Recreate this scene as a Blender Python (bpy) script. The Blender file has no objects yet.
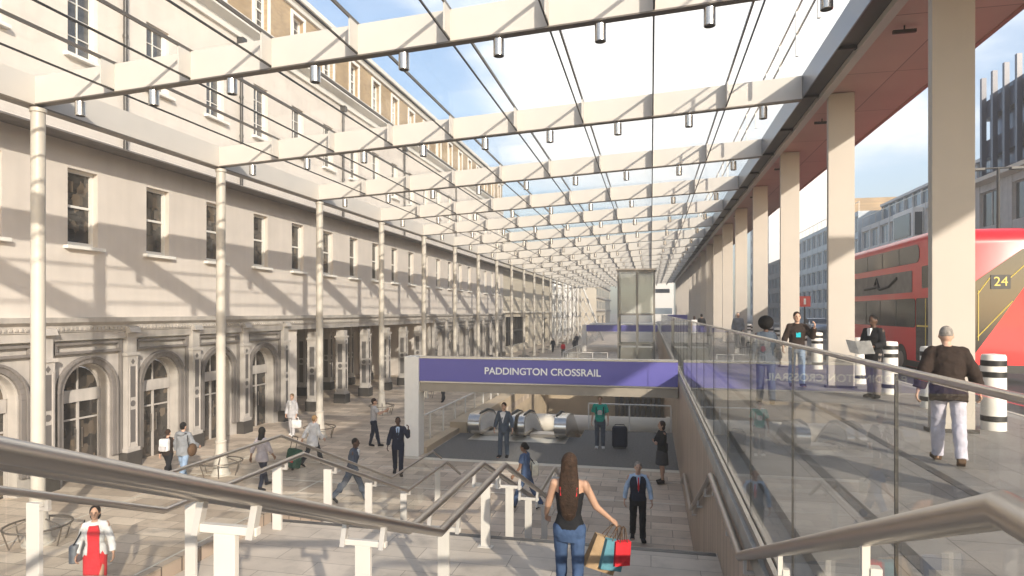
import bpy, bmesh, math, random
from math import sin, cos, pi, radians, sqrt, atan2
from mathutils import Vector, Matrix
random.seed(7)
SC = bpy.context.scene
COL = SC.collection
# ------------------------------------------------------------------ camera
cam = bpy.data.cameras.new('camera')
cam.sensor_width = 36.0
cam.lens = 630.0 / 1024.0 * 36.0
cam.shift_y = 24.0 / 1024.0
cam.clip_start = 0.05
cam.clip_end = 3000
camo = bpy.data.objects.new('camera', cam)
COL.objects.link(camo)
camo.location = (0, 0, 5.0)
camo.rotation_euler = (radians(90), 0, math.atan2(139.0, 630.0))
SC.camera = camo
# ------------------------------------------------------------------ world, sun, exposure
TO_SUN = Vector((1.0, -1.4, 0.66)).normalized()
SUN_EL = math.asin(TO_SUN.z)
SUN_AZ = math.atan2(TO_SUN.x, TO_SUN.y)          # clockwise from +Y
world = bpy.data.worlds.new('World')
SC.world = world
world.use_nodes = True
wn, wl = world.node_tree.nodes, world.node_tree.links
wn.clear()
sky = wn.new('ShaderNodeTexSky'); sky.sky_type = 'NISHITA'; sky.sun_disc = False
sky.sun_elevation = SUN_EL; sky.sun_rotation = SUN_AZ
sky.air_density = 1.0; sky.dust_density = 1.2; sky.ozone_density = 1.2
tc = wn.new('ShaderNodeTexCoord')
mp = wn.new('ShaderNodeMapping'); mp.inputs['Scale'].default_value = (1.0, 1.0, 2.6)
nz = wn.new('ShaderNodeTexNoise'); nz.inputs['Scale'].default_value = 1.7
nz.inputs['Detail'].default_value = 9; nz.inputs['Roughness'].default_value = 0.58
wl.new(tc.outputs['Generated'], mp.inputs['Vector']); wl.new(mp.outputs[0], nz.inputs['Vector'])
dp = wn.new('ShaderNodeVectorMath'); dp.operation = 'DOT_PRODUCT'
dp.inputs[1].default_value = Vector((0.08, 0.80, 0.52)).normalized()
wl.new(tc.outputs['Generated'], dp.inputs[0])
mr = wn.new('ShaderNodeMapRange'); mr.inputs['From Min'].default_value = 0.885
mr.inputs['From Max'].default_value = 1.0; mr.inputs['To Min'].default_value = -0.24; mr.inputs['To Max'].default_value = 0.27
wl.new(dp.outputs['Value'], mr.inputs['Value'])
ad = wn.new('ShaderNodeMath'); ad.operation = 'ADD'
wl.new(nz.outputs['Fac'], ad.inputs[0]); wl.new(mr.outputs[0], ad.inputs[1])
cr = wn.new('ShaderNodeMapRange'); cr.interpolation_type = 'SMOOTHSTEP'
cr.inputs['From Min'].default_value = 0.42; cr.inputs['From Max'].default_value = 0.68
wl.new(ad.outputs[0], cr.inputs['Value'])
mx = wn.new('ShaderNodeMix'); mx.data_type = 'RGBA'
wl.new(cr.outputs[0], mx.inputs[0]); wl.new(sky.outputs[0], mx.inputs[6])
mx.inputs[7].default_value = (7.0, 6.75, 6.45, 1)
bg = wn.new('ShaderNodeBackground'); bg.inputs['Strength'].default_value = 0.15
wo = wn.new('ShaderNodeOutputWorld')
wl.new(mx.outputs[2], bg.inputs['Color']); wl.new(bg.outputs[0], wo.inputs['Surface'])
sun = bpy.data.lights.new('sun', 'SUN'); sun.energy = 4.2; sun.angle = radians(0.7); sun.color = (1.0, 0.90, 0.765)
suno = bpy.data.objects.new('sun', sun); COL.objects.link(suno)
suno.rotation_euler = (-TO_SUN).to_track_quat('-Z', 'Y').to_euler()
suno.location = (30, -40, 40)
SC.view_settings.view_transform = 'Standard'
SC.view_settings.look = 'None'
SC.view_settings.exposure = 1.05
SC.view_settings.gamma = 1.0
SC.view_settings.use_curve_mapping = False
SC.render.engine = 'CYCLES'
SC.cycles.use_denoising = True
SC.cycles.max_bounces = 8
SC.cycles.diffuse_bounces = 4
SC.cycles.glossy_bounces = 4
SC.cycles.transparent_max_bounces = 40
SC.cycles.volume_bounces = 0
SC.cycles.caustics_reflective = False
SC.cycles.caustics_refractive = False

# ------------------------------------------------------------------ materials
M = {}
def mat(name, col, rough=0.6, metal=0.0, vary=0.0, vscale=3.0, bump=0.0, bscale=40.0, spec=0.5, streak=0.0, coat=0.0):
    m = bpy.data.materials.new(name); m.use_nodes = True
    n, l = m.node_tree.nodes, m.node_tree.links
    b = n['Principled BSDF']
    b.inputs['Base Color'].default_value = (*col, 1); b.inputs['Roughness'].default_value = rough
    b.inputs['Metallic'].default_value = metal; b.inputs['Specular IOR Level'].default_value = spec
    b.inputs['Coat Weight'].default_value = coat
    if vary or bump:
        t = n.new('ShaderNodeTexCoord')
    if vary:
        a = n.new('ShaderNodeTexNoise'); a.inputs['Scale'].default_value = vscale; a.inputs['Detail'].default_value = 6
        l.new(t.outputs['Object'], a.inputs['Vector'])
        r = n.new('ShaderNodeMapRange'); r.inputs['From Min'].default_value = 0.25; r.inputs['From Max'].default_value = 0.75
        r.inputs['To Min'].default_value = 1 - vary; r.inputs['To Max'].default_value = 1 + vary
        l.new(a.outputs['Fac'], r.inputs['Value'])
        x = n.new('ShaderNodeVectorMath'); x.operation = 'SCALE'; x.inputs[0].default_value = col
        if streak:
            mq = n.new('ShaderNodeMapping'); mq.inputs['Scale'].default_value = (2.2, 2.2, .16); l.new(t.outputs['Object'], mq.inputs['Vector'])
            aq = n.new('ShaderNodeTexNoise'); aq.inputs['Scale'].default_value = 1.6; aq.inputs['Detail'].default_value = 7; l.new(mq.outputs[0], aq.inputs['Vector'])
            rq = n.new('ShaderNodeMapRange'); rq.inputs['From Min'].default_value = .35; rq.inputs['From Max'].default_value = .68; rq.inputs['To Min'].default_value = 1.0; rq.inputs['To Max'].default_value = 1 - streak
            l.new(aq.outputs['Fac'], rq.inputs['Value'])
            mm = n.new('ShaderNodeMath'); mm.operation = 'MULTIPLY'; l.new(r.outputs[0], mm.inputs[0]); l.new(rq.outputs[0], mm.inputs[1]); l.new(mm.outputs[0], x.inputs['Scale'])
        else:
            l.new(r.outputs[0], x.inputs['Scale'])
        l.new(x.outputs[0], b.inputs['Base Color'])
        r2 = n.new('ShaderNodeMapRange'); r2.inputs['To Min'].default_value = max(0, rough - 0.1); r2.inputs['To Max'].default_value = min(1, rough + 0.1)
        l.new(a.outputs['Fac'], r2.inputs['Value']); l.new(r2.outputs[0], b.inputs['Roughness'])
    if bump:
        c = n.new('ShaderNodeTexNoise'); c.inputs['Scale'].default_value = bscale; c.inputs['Detail'].default_value = 5
        l.new(t.outputs['Object'], c.inputs['Vector'])
        bp = n.new('ShaderNodeBump'); bp.inputs['Strength'].default_value = bump; bp.inputs['Distance'].default_value = 0.02
        l.new(c.outputs['Fac'], bp.inputs['Height']); l.new(bp.outputs[0], b.inputs['Normal'])
    M[name] = m
    return m
def brickmat(name, c1, c2, mortar, bw, bh, plane='xy', msize=0.006, rough=0.75, offset=0.5, squash=1.0, bumpy=0.3, noise=0.15, nscale=0.7, bias=0.0, stain=0.0):
    m = bpy.data.materials.new(name); m.use_nodes = True
    n, l = m.node_tree.nodes, m.node_tree.links
    b = n['Principled BSDF']; b.inputs['Roughness'].default_value = rough
    t = n.new('ShaderNodeTexCoord'); s = n.new('ShaderNodeSeparateXYZ'); c = n.new('ShaderNodeCombineXYZ')
    l.new(t.outputs['Object'], s.inputs[0])
    a, d = {'xy': ('X', 'Y'), 'yx': ('Y', 'X'), 'yz': ('Y', 'Z'), 'xz': ('X', 'Z')}[plane]
    l.new(s.outputs[a], c.inputs['X']); l.new(s.outputs[d], c.inputs['Y'])
    br = n.new('ShaderNodeTexBrick'); br.inputs['Scale'].default_value = 1.0
    br.inputs['Brick Width'].default_value = bw; br.inputs['Row Height'].default_value = bh
    br.inputs['Mortar Size'].default_value = msize; br.inputs['Mortar Smooth'].default_value = 0.2; br.offset = offset
    br.inputs['Bias'].default_value = bias
    br.inputs['Color1'].default_value = (*c1, 1); br.inputs['Color2'].default_value = (*c2, 1); br.inputs['Mortar'].default_value = (*mortar, 1)
    l.new(c.outputs[0], br.inputs['Vector'])
    nzz = n.new('ShaderNodeTexNoise'); nzz.inputs['Scale'].default_value = nscale; nzz.inputs['Detail'].default_value = 8
    l.new(t.outputs['Object'], nzz.inputs['Vector'])
    r = n.new('ShaderNodeMapRange'); r.inputs['From Min'].default_value = 0.3; r.inputs['From Max'].default_value = 0.7
    r.inputs['To Min'].default_value = 1 - noise; r.inputs['To Max'].default_value = 1 + noise
    l.new(nzz.outputs['Fac'], r.inputs['Value'])
    x = n.new('ShaderNodeVectorMath'); x.operation = 'SCALE'
    l.new(br.outputs['Color'], x.inputs[0]); l.new(r.outputs[0], x.inputs['Scale']); l.new(x.outputs[0], b.inputs['Base Color'])
    if stain:
        n2 = n.new('ShaderNodeTexNoise'); n2.inputs['Scale'].default_value = 2.3; n2.inputs['Detail'].default_value = 10; n2.inputs['Roughness'].default_value = .7
        l.new(t.outputs['Object'], n2.inputs['Vector'])
        q1 = n.new('ShaderNodeMapRange'); q1.inputs['From Min'].default_value = .5; q1.inputs['From Max'].default_value = .72; q1.inputs['To Min'].default_value = 1; q1.inputs['To Max'].default_value = 1 - stain
        l.new(n2.outputs['Fac'], q1.inputs['Value'])
        vo = n.new('ShaderNodeTexVoronoi'); vo.inputs['Scale'].default_value = 1.7; l.new(t.outputs['Object'], vo.inputs['Vector'])
        q2 = n.new('ShaderNodeMapRange'); q2.inputs['From Min'].default_value = .035; q2.inputs['From Max'].default_value = .06; q2.inputs['To Min'].default_value = 1 - stain; q2.inputs['To Max'].default_value = 1
        l.new(vo.outputs['Distance'], q2.inputs['Value'])
        m1 = n.new('ShaderNodeMath'); m1.operation = 'MULTIPLY'; l.new(q1.outputs[0], m1.inputs[0]); l.new(q2.outputs[0], m1.inputs[1])
        m2 = n.new('ShaderNodeMath'); m2.operation = 'MULTIPLY'; l.new(m1.outputs[0], m2.inputs[0]); l.new(r.outputs[0], m2.inputs[1]); l.new(m2.outputs[0], x.inputs['Scale'])
    bp = n.new('ShaderNodeBump'); bp.inputs['Strength'].default_value = bumpy; bp.inputs['Distance'].default_value = 0.01; bp.invert = True
    l.new(br.outputs['Fac'], bp.inputs['Height']); l.new(bp.outputs[0], b.inputs['Normal'])
    M[name] = m
    return m
def glassmat(name, tint=(0.96, 0.98, 0.97), ior=1.5, refl=1.0, rough=0.0, haze=0.0):
    m = bpy.data.materials.new(name); m.use_nodes = True
    n, l = m.node_tree.nodes, m.node_tree.links; n.clear()
    o = n.new('ShaderNodeOutputMaterial'); tr = n.new('ShaderNodeBsdfTransparent'); tr.inputs[0].default_value = (*tint, 1)
    g = n.new('ShaderNodeBsdfGlossy'); g.inputs['Roughness'].default_value = rough; g.inputs[0].default_value = (1, 1, 1, 1)
    # Schlick reflectance, the same from either side of the pane
    geo = n.new('ShaderNodeNewGeometry'); dt = n.new('ShaderNodeVectorMath'); dt.operation = 'DOT_PRODUCT'
    l.new(geo.outputs['Normal'], dt.inputs[0]); l.new(geo.outputs['Incoming'], dt.inputs[1])
    ab = n.new('ShaderNodeMath'); ab.operation = 'ABSOLUTE'; l.new(dt.outputs['Value'], ab.inputs[0])
    om = n.new('ShaderNodeMath'); om.operation = 'SUBTRACT'; om.inputs[0].default_value = 1.0; l.new(ab.outputs[0], om.inputs[1])
    pw = n.new('ShaderNodeMath'); pw.operation = 'POWER'; pw.inputs[1].default_value = 5.0; l.new(om.outputs[0], pw.inputs[0])
    f = n.new('ShaderNodeMath'); f.operation = 'MULTIPLY_ADD'; f.inputs[1].default_value = 0.96; f.inputs[2].default_value = 0.04; l.new(pw.outputs[0], f.inputs[0])
    mu = n.new('ShaderNodeMath'); mu.operation = 'MULTIPLY'; mu.inputs[1].default_value = refl
    l.new(f.outputs[0], mu.inputs[0])
    a = n.new('ShaderNodeMixShader'); l.new(mu.outputs[0], a.inputs[0]); l.new(tr.outputs[0], a.inputs[1]); l.new(g.outputs[0], a.inputs[2])
    last = a
    if haze:
        d = n.new('ShaderNodeBsdfDiffuse'); d.inputs[0].default_value = (0.9, 0.9, 0.88, 1)
        c = n.new('ShaderNodeMixShader'); c.inputs[0].default_value = haze
        l.new(a.outputs[0], c.inputs[1]); l.new(d.outputs[0], c.inputs[2]); last = c
    l.new(last.outputs[0], o.inputs[0])
    M[name] = m
    return m
def roommat(name):
    # old window glass with the dim contents of a room behind it
    m = bpy.data.materials.new(name); m.use_nodes = True
    n, l = m.node_tree.nodes, m.node_tree.links
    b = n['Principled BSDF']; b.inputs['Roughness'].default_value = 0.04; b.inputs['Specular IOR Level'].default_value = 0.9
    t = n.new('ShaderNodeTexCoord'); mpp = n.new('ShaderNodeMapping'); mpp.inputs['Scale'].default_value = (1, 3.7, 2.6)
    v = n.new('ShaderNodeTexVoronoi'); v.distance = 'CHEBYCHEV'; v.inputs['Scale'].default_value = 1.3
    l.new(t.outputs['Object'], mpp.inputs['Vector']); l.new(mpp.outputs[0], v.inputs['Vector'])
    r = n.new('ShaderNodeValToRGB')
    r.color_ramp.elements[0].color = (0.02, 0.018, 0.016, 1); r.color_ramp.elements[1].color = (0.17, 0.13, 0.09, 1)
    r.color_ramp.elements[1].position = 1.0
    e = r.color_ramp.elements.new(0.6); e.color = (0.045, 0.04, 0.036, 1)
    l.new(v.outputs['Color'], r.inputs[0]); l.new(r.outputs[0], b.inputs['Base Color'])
    M[name] = m
mat('stucco', (0.66, 0.60, 0.545), 0.8, vary=0.07, vscale=0.9, bump=0.12, bscale=25, streak=0.05)
mat('stone', (0.47, 0.435, 0.40), 0.75, vary=0.14, vscale=2.0, bump=0.2, bscale=30, streak=0.2)
mat('stone_dark', (0.20, 0.18, 0.167), 0.75, vary=0.14, vscale=2.0, bump=0.15, streak=0.25)
mat('stone_panel', (0.12, 0.11, 0.105), 0.8, vary=0.12, vscale=3.0)
mat('plinth', (0.055, 0.05, 0.045), 0.5, vary=0.25, vscale=5.0)
mat('white_paint', (0.76, 0.735, 0.69), 0.45, vary=0.04, vscale=4)
mat('cream_metal', (0.58, 0.54, 0.49), 0.42, vary=0.03, vscale=1.5)
mat('cream_post', (0.50, 0.46, 0.40), 0.4, vary=0.05, vscale=2.5)
mat('rail_post', (0.56, 0.53, 0.485), 0.38, vary=0.03, vscale=6)
mat('bronze', (0.17, 0.145, 0.12), 0.4, 0.6)
mat('dark_metal', (0.045, 0.042, 0.04), 0.4, 0.5)
mat('steel', (0.50, 0.455, 0.41), 0.34, 1.0)
mat('steel_bright', (0.62, 0.59, 0.55), 0.27, 1.0)
mat('bracket_metal', (0.50, 0.47, 0.43), 0.4, 0.35)
mat('blade', (0.42, 0.38, 0.335), 0.6, vary=0.05, vscale=1.2, bump=0.05)
mat('gutter_reflection', (0.22, 0.23, 0.26), 0.3, 0.3)  # blue-grey base colour puts the fascia's reflection into the paint
mat('gutter_dark', (0.07, 0.065, 0.06), 0.5)
mat('concrete', (0.40, 0.37, 0.33), 0.85, vary=0.12, vscale=1.0, bump=0.1, streak=0.2)
mat('concrete_pale', (0.72, 0.66, 0.57), 0.8, vary=0.08, vscale=1.0)
mat('pit_wall', (0.50, 0.40, 0.28), 0.8, vary=0.15, vscale=0.8)
mat('asphalt', (0.05, 0.05, 0.052), 0.85, vary=0.15, vscale=2, bump=0.2, bscale=80)
mat('kerb', (0.36, 0.34, 0.31), 0.8, vary=0.1)
mat('mat_grey', (0.15, 0.145, 0.14), 0.9, vary=0.45, vscale=16, bump=0.3, bscale=60)
mat('pale_strip', (0.62, 0.58, 0.50), 0.7, vary=0.05)
mat('sign_blue', (0.12, 0.11, 0.37), 0.35)
mat('lettering', (0.85, 0.85, 0.83), 0.5)
mat('sign_soffit', (0.30, 0.26, 0.21), 0.5, vary=0.1)
mat('soffit_red', (0.42, 0.21, 0.175), 0.55, vary=0.06, vscale=2)
mat('black_rubber', (0.02, 0.02, 0.02), 0.5)
mat('bus_red', (0.68, 0.010, 0.014), 0.33, coat=0.25, vary=0.05, vscale=1.5)
mat('bus_dark', (0.018, 0.017, 0.016), 0.12, spec=0.8)
mat('bus_ad', (0.20, 0.19, 0.18), 0.5, vary=0.35, vscale=3)
mat('black', (0.015, 0.015, 0.015), 0.45)
mat('yellow', (0.65, 0.50, 0.10), 0.4)
mat('dark_glass', (0.03, 0.034, 0.04), 0.05, spec=0.9)
mat('blue_glass', (0.17, 0.21, 0.25), 0.08, spec=0.9, vary=0.4, vscale=0.35)
mat('office_wall', (0.62, 0.60, 0.57), 0.6, vary=0.06)
mat('office_blue', (0.46, 0.51, 0.54), 0.4, vary=0.1)
mat('tower_white', (0.66, 0.66, 0.65), 0.6)
mat('navy_panel', (0.035, 0.04, 0.075), 0.35)
mat('navy_glass', (0.06, 0.08, 0.15), 0.2, spec=0.5, vary=0.5, vscale=0.5)
mat('red_paint', (0.55, 0.03, 0.02), 0.4)
mat('far_beige', (0.60, 0.53, 0.42), 0.8, vary=0.06, vscale=0.5)
mat('car_paint', (0.24, 0.29, 0.36), 0.2, 0.4, coat=0.5)
mat('slate', (0.10, 0.10, 0.11), 0.7)
brickmat('london_brick', (0.42, 0.29, 0.15), (0.30, 0.20, 0.105), (0.36, 0.31, 0.25), 0.23, 0.078, 'yz', 0.008, noise=0.12)
brickmat('paving', (0.40, 0.315, 0.24), (0.66, 0.55, 0.435), (0.22, 0.18, 0.14), 0.95, 0.48, 'xy', 0.010, rough=0.6, noise=0.16, nscale=0.6, stain=.28)
brickmat('walk_paving', (0.21, 0.195, 0.178), (0.28, 0.258, 0.235), (0.11, 0.10, 0.09), 0.9, 0.6, 'yx', 0.006, rough=0.6, noise=0.12, nscale=0.5, stain=.3)
brickmat('clad_brown', (0.37, 0.29, 0.225), (0.43, 0.34, 0.27), (0.10, 0.075, 0.06), 0.34, 4.0, 'yz', 0.012, rough=0.55, offset=0.0, noise=0.10, nscale=1.2)
brickmat('step_stone', (0.46, 0.40, 0.335), (0.53, 0.465, 0.39), (0.22, 0.19, 0.16), 1.2, 0.39, 'xy', 0.005, rough=0.6, noise=0.14, nscale=1.3, stain=.25)
brickmat('soffit_plank', (0.64, 0.43, 0.37), (0.60, 0.40, 0.345), (0.34, 0.2, 0.17), 2.95, 2.2, 'yx', 0.015, rough=0.5, offset=0.0, noise=0.05)
glassmat('roof_glass', (0.965, 0.975, 0.975), refl=0.3, haze=0.018)
glassmat('guard_glass', (0.965, 0.973, 0.966), refl=0.62)
glassmat('lift_glass', (0.86, 0.87, 0.84), refl=0.9, haze=0.2)
mat('lift_steel', (0.22, 0.205, 0.185), 0.4, 0.6)
roommat('room_glass')
def cloth(name, c, rough=0.85): return mat(name, c, rough, vary=0.22, vscale=7, bump=0.5, bscale=14, spec=0.2)
for nm, c in dict(skin_light=(0.52, 0.32, 0.23), skin_tan=(0.42, 0.25, 0.17), skin_dark=(0.085, 0.045, 0.03), skin_mid=(0.24, 0.13, 0.08)).items():
    mat(nm, c, 0.55, spec=0.35)
for nm, c in dict(hair_black=(0.012, 0.01, 0.009), hair_brown=(0.05, 0.028, 0.018), hair_grey=(0.32, 0.29, 0.26), hair_fair=(0.30, 0.19, 0.09)).items():
    mat(nm, c, 0.7, spec=.2, vary=0.5, vscale=26, streak=0.5, bump=0.6, bscale=55)
for nm, c in dict(c_black=(0.014, 0.014, 0.016), c_navy=(0.018, 0.022, 0.04), c_white=(0.62, 0.61, 0.60), c_red=(0.62, 0.03, 0.04), c_grey=(0.21, 0.22, 0.235),
                  c_bluegrey=(0.07, 0.088, 0.115), c_jeans=(0.05, 0.085, 0.165), c_palejeans=(0.22, 0.30, 0.42), c_darkjeans=(0.025, 0.03, 0.05), c_plaid=(0.42, 0.38, 0.40),
                  c_green=(0.02, 0.36, 0.27), c_brown=(0.10, 0.06, 0.035), c_charcoal=(0.05, 0.05, 0.055), c_blueshirt=(0.40, 0.52, 0.68), c_palegrey=(0.42, 0.41, 0.42),
                  c_denim=(0.07, 0.11, 0.20), c_cream=(0.70, 0.63, 0.48), c_slate=(0.075, 0.09, 0.12), c_kraft=(0.38, 0.26, 0.15), c_teal=(0.10, 0.25, 0.30),
                  c_paper=(0.74, 0.72, 0.68), c_deepgreen=(0.03, 0.09, 0.06), c_darkbrown=(0.03, 0.02, 0.016), c_cyan=(0.02, 0.42, 0.50), c_taupe=(0.20, 0.17, 0.15), c_palelilac=(0.50, 0.48, 0.56)).items():
    cloth(nm, c)

# ------------------------------------------------------------------ mesh helpers
class MB:
    def __init__(s): s.v = []; s.f = []; s.m = []; s.k = 0
    def add(s, vs, fs):
        b = len(s.v); s.v += [tuple(p) for p in vs]
        for f in fs: s.f.append([b + i for i in f]); s.m.append(s.k)
        return s
    def box(s, x0, y0, z0, x1, y1, z1):
        x0, x1 = min(x0, x1), max(x0, x1); y0, y1 = min(y0, y1), max(y0, y1); z0, z1 = min(z0, z1), max(z0, z1)
        return s.hexa([(x0, y0, z0), (x1, y0, z0), (x1, y1, z0), (x0, y1, z0), (x0, y0, z1), (x1, y0, z1), (x1, y1, z1), (x0, y1, z1)])
    def hexa(s, p): return s.add(p, [(0, 3, 2, 1), (4, 5, 6, 7), (0, 1, 5, 4), (1, 2, 6, 5), (2, 3, 7, 6), (3, 0, 4, 7)])
    def prism(s, poly, ax, a, b):
        def P(u, w, t): return {'x': (t, u, w), 'y': (u, t, w), 'z': (u, w, t)}[ax]
        n = len(poly)
        vs = [P(u, w, a) for u, w in poly] + [P(u, w, b) for u, w in poly]
        return s.add(vs, [list(range(n))[::-1], list(range(n, 2 * n))] + [(i, (i + 1) % n, n + (i + 1) % n, n + i) for i in range(n)])
    def cyl(s, p0, p1, r0, r1=None, n=12):
        r1 = r0 if r1 is None else r1
        p0, p1 = Vector(p0), Vector(p1); d = (p1 - p0)
        if d.length < 1e-7: return s
        q = d.to_track_quat('Z', 'Y'); vs = []
        for p, r in ((p0, r0), (p1, r1)):
            for i in range(n): vs.append(p + q @ Vector((r * cos(2 * pi * i / n), r * sin(2 * pi * i / n), 0)))
        return s.add(vs, [tuple(range(n))[::-1], tuple(range(n, 2 * n))] + [(i, (i + 1) % n, n + (i + 1) % n, n + i) for i in range(n)])
    def tube(s, pts, r, n=12, closed=False):
        pts = [Vector(p) for p in pts]; N = len(pts)
        t = [(pts[i + 1] - pts[i]).normalized() for i in range(N - 1)]
        q = t[0].to_track_quat('Z', 'Y')
        ring = [pts[0] + q @ Vector((r * cos(2 * pi * i / n), r * sin(2 * pi * i / n), 0)) for i in range(n)]
        rings = [ring]
        for i in range(1, N):
            d = t[i - 1]; nrm = d if i == N - 1 else (t[i - 1] + t[i]).normalized()
            den = d.dot(nrm)
            ring = [p + d * ((pts[i] - p).dot(nrm) / den) for p in ring]
            rings.append(ring)
        b = [p for rg in rings for p in rg]; fs = []
        for j in range(N - 1):
            for i in range(n):
                k = (i + 1) % n; fs.append((j * n + i, j * n + k, (j + 1) * n + k, (j + 1) * n + i))
        fs += [tuple(range(n))[::-1], tuple(range((N - 1) * n, N * n))]
        return s.add(b, fs)
    def loft(s, rings):
        n = len(rings[0]); b = [p for r in rings for p in r]; fs = []
        for j in range(len(rings) - 1):
            for i in range(n):
                k = (i + 1) % n; fs.append((j * n + i, j * n + k, (j + 1) * n + k, (j + 1) * n + i))
        fs += [tuple(range(n))[::-1], tuple(range((len(rings) - 1) * n, len(rings) * n))]
        return s.add(b, fs)
    def lathe(s, prof, c=(0, 0, 0), n=20):
        return s.loft([[(c[0] + max(r, 1e-4) * cos(2 * pi * i / n), c[1] + max(r, 1e-4) * sin(2 * pi * i / n), c[2] + z) for i in range(n)] for r, z in prof])
    def ell(s, c, r, n=14, m=9):
        return s.loft([[(c[0] + r[0] * sin(a) * cos(2 * pi * i / n), c[1] + r[1] * sin(a) * sin(2 * pi * i / n), c[2] - r[2] * cos(a)) for i in range(n)]
                       for a in [0.02 + (pi - 0.04) * j / m for j in range(m + 1)]])
    def torus(s, c, R, r, n=24, m=8):
        vs = []; fs = []
        for i in range(n):
            a = 2 * pi * i / n
            for j in range(m):
                b = 2 * pi * j / m; vs.append((c[0] + (R + r * cos(b)) * cos(a), c[1] + (R + r * cos(b)) * sin(a), c[2] + r * sin(b)))
        for i in range(n):
            for j in range(m):
                fs.append((i * m + j, ((i + 1) % n) * m + j, ((i + 1) % n) * m + (j + 1) % m, i * m + (j + 1) % m))
        return s.add(vs, fs)
    def xf(s, mtx):
        s.v = [tuple(mtx @ Vector(p)) for p in s.v]; return s
ORG = {}
def obj(name, mb, m, parent=None, smooth=False, bevel=0.0, local=False):
    off = (0, 0, 0) if (parent is None or local) else ORG.get(parent.name, (0, 0, 0))
    me = bpy.data.meshes.new(name)
    me.from_pydata([(x - off[0], y - off[1], z - off[2]) for x, y, z in mb.v], [], mb.f)
    ms = m if isinstance(m, (list, tuple)) else [m]
    for q in ms: me.materials.append(M[q])
    if len(ms) > 1:
        for p, k in zip(me.polygons, mb.m): p.material_index = k
    bm = bmesh.new(); bm.from_mesh(me); bmesh.ops.recalc_face_normals(bm, faces=bm.faces); bm.to_mesh(me); bm.free()
    if smooth:
        for p in me.polygons: p.use_smooth = True
        try: me.set_sharp_from_angle(angle=radians(38))
        except Exception: pass
    o = bpy.data.objects.new(name, me); COL.objects.link(o)
    if parent is not None:
        o.parent = parent; ORG[o.name] = off
    if bevel:
        b = o.modifiers.new('bevel', 'BEVEL'); b.width = bevel; b.segments = 2; b.limit_method = 'ANGLE'
    return o
def tag(o, label=None, cat=None, group=None, kind=None):
    if label: o['label'] = label
    if cat: o['category'] = cat
    if group: o['group'] = group
    if kind: o['kind'] = kind
    return o
def thing(name, label, cat, loc=(0, 0, 0), rz=0.0, group=None):
    o = bpy.data.objects.new(name, None); COL.objects.link(o); o.empty_display_size = 0.2
    o.location = loc; o.rotation_euler = (0, 0, rz)
    tag(o, label, cat, group)
    ORG[o.name] = tuple(loc)
    return o
def dup(root, loc, label=None, rz=None):
    r = root.copy(); COL.objects.link(r); r.location = loc
    if rz is not None: r.rotation_euler = (0, 0, rz)
    if label: r['label'] = label
    for ch in list(root.children):
        c = ch.copy(); COL.objects.link(c); c.parent = r
        for g in ch.children:
            d = g.copy(); COL.objects.link(d); d.parent = c
    return r
def struct(name, mb, m): return tag(obj(name, mb, m), kind='structure')
ORD = ['zeroth', 'first', 'second', 'third', 'fourth', 'fifth', 'sixth', 'seventh', 'eighth', 'ninth', 'tenth', 'eleventh', 'twelfth', 'thirteenth', 'fourteenth', 'fifteenth',
       'sixteenth', 'seventeenth', 'eighteenth', 'nineteenth', 'twentieth', 'twenty-first', 'twenty-second', 'twenty-third', 'twenty-fourth', 'twenty-fifth']

# ------------------------------------------------------------------ constants of the place
S = 5.907; Y0 = 11.06                      # bay spacing, first visible bay
YB = [Y0 + S * k for k in range(-1, 19)]
ZW = 3.12                                   # upper walkway level
XF = -16.6                                  # station front
XW = 0.87                                   # flank wall face
PIT = (-7.4, 25.1, XW, 46.0)
# ------------------------------------------------------------------ ground
def sheet(name, rects, z, m, t=0.3):
    mb = MB()
    for x0, y0, x1, y1 in rects: mb.box(x0, y0, z - t, x1, y1, z)
    return struct(name, mb, m)
sheet('ground', [(-900, -60, XW, 25.1), (-900, 25.1, -7.4, 46), (-2.75, 25.1, XW, 26.8), (-900, 46, XW, 1600)], 0.0, 'paving')
sheet('landing_floor', [(-7.7, 20.55, XW - .01, 25.06), (-2.74, 25.06, XW - .01, 26.78)], 0.004, 'mat_grey', 0.002)
sheet('floor_strip', [(-8.3, 20.2, XW - .01, 20.52)], 0.005, 'pale_strip', 0.002)
mb = MB()
for y in (16.9, 19.0): mb.box(-16.0, y, 0.001, XW - .02, y + .05, 0.005)
for x in (-13.6, -9.6): mb.box(x, 8, 0.0015, x + .045, 19.9, 0.0065)
mb.box(-9.6, 10.9, .0012, -5.9, 10.95, .0055)
struct('paving_strip', mb, 'pale_strip')
mb = MB(); mb.box(-5.7, 13.3, 0.001, XW - .02, 13.42, 0.006)
struct('drain_strip', mb, 'gutter_dark')
# escalator pit
mb = MB()
mb.box(-7.7, 25.1, -9, -7.4, 46.3, -0.31); mb.box(-7.4, 46, -9, XW, 46.3, -0.31)
mb.box(-7.7, 24.8, -9, XW, 25.1, -0.31); mb.box(-7.4, 25.1, -9.3, XW, 46, -9.0)
struct('pit_wall', mb, 'pit_wall')
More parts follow.
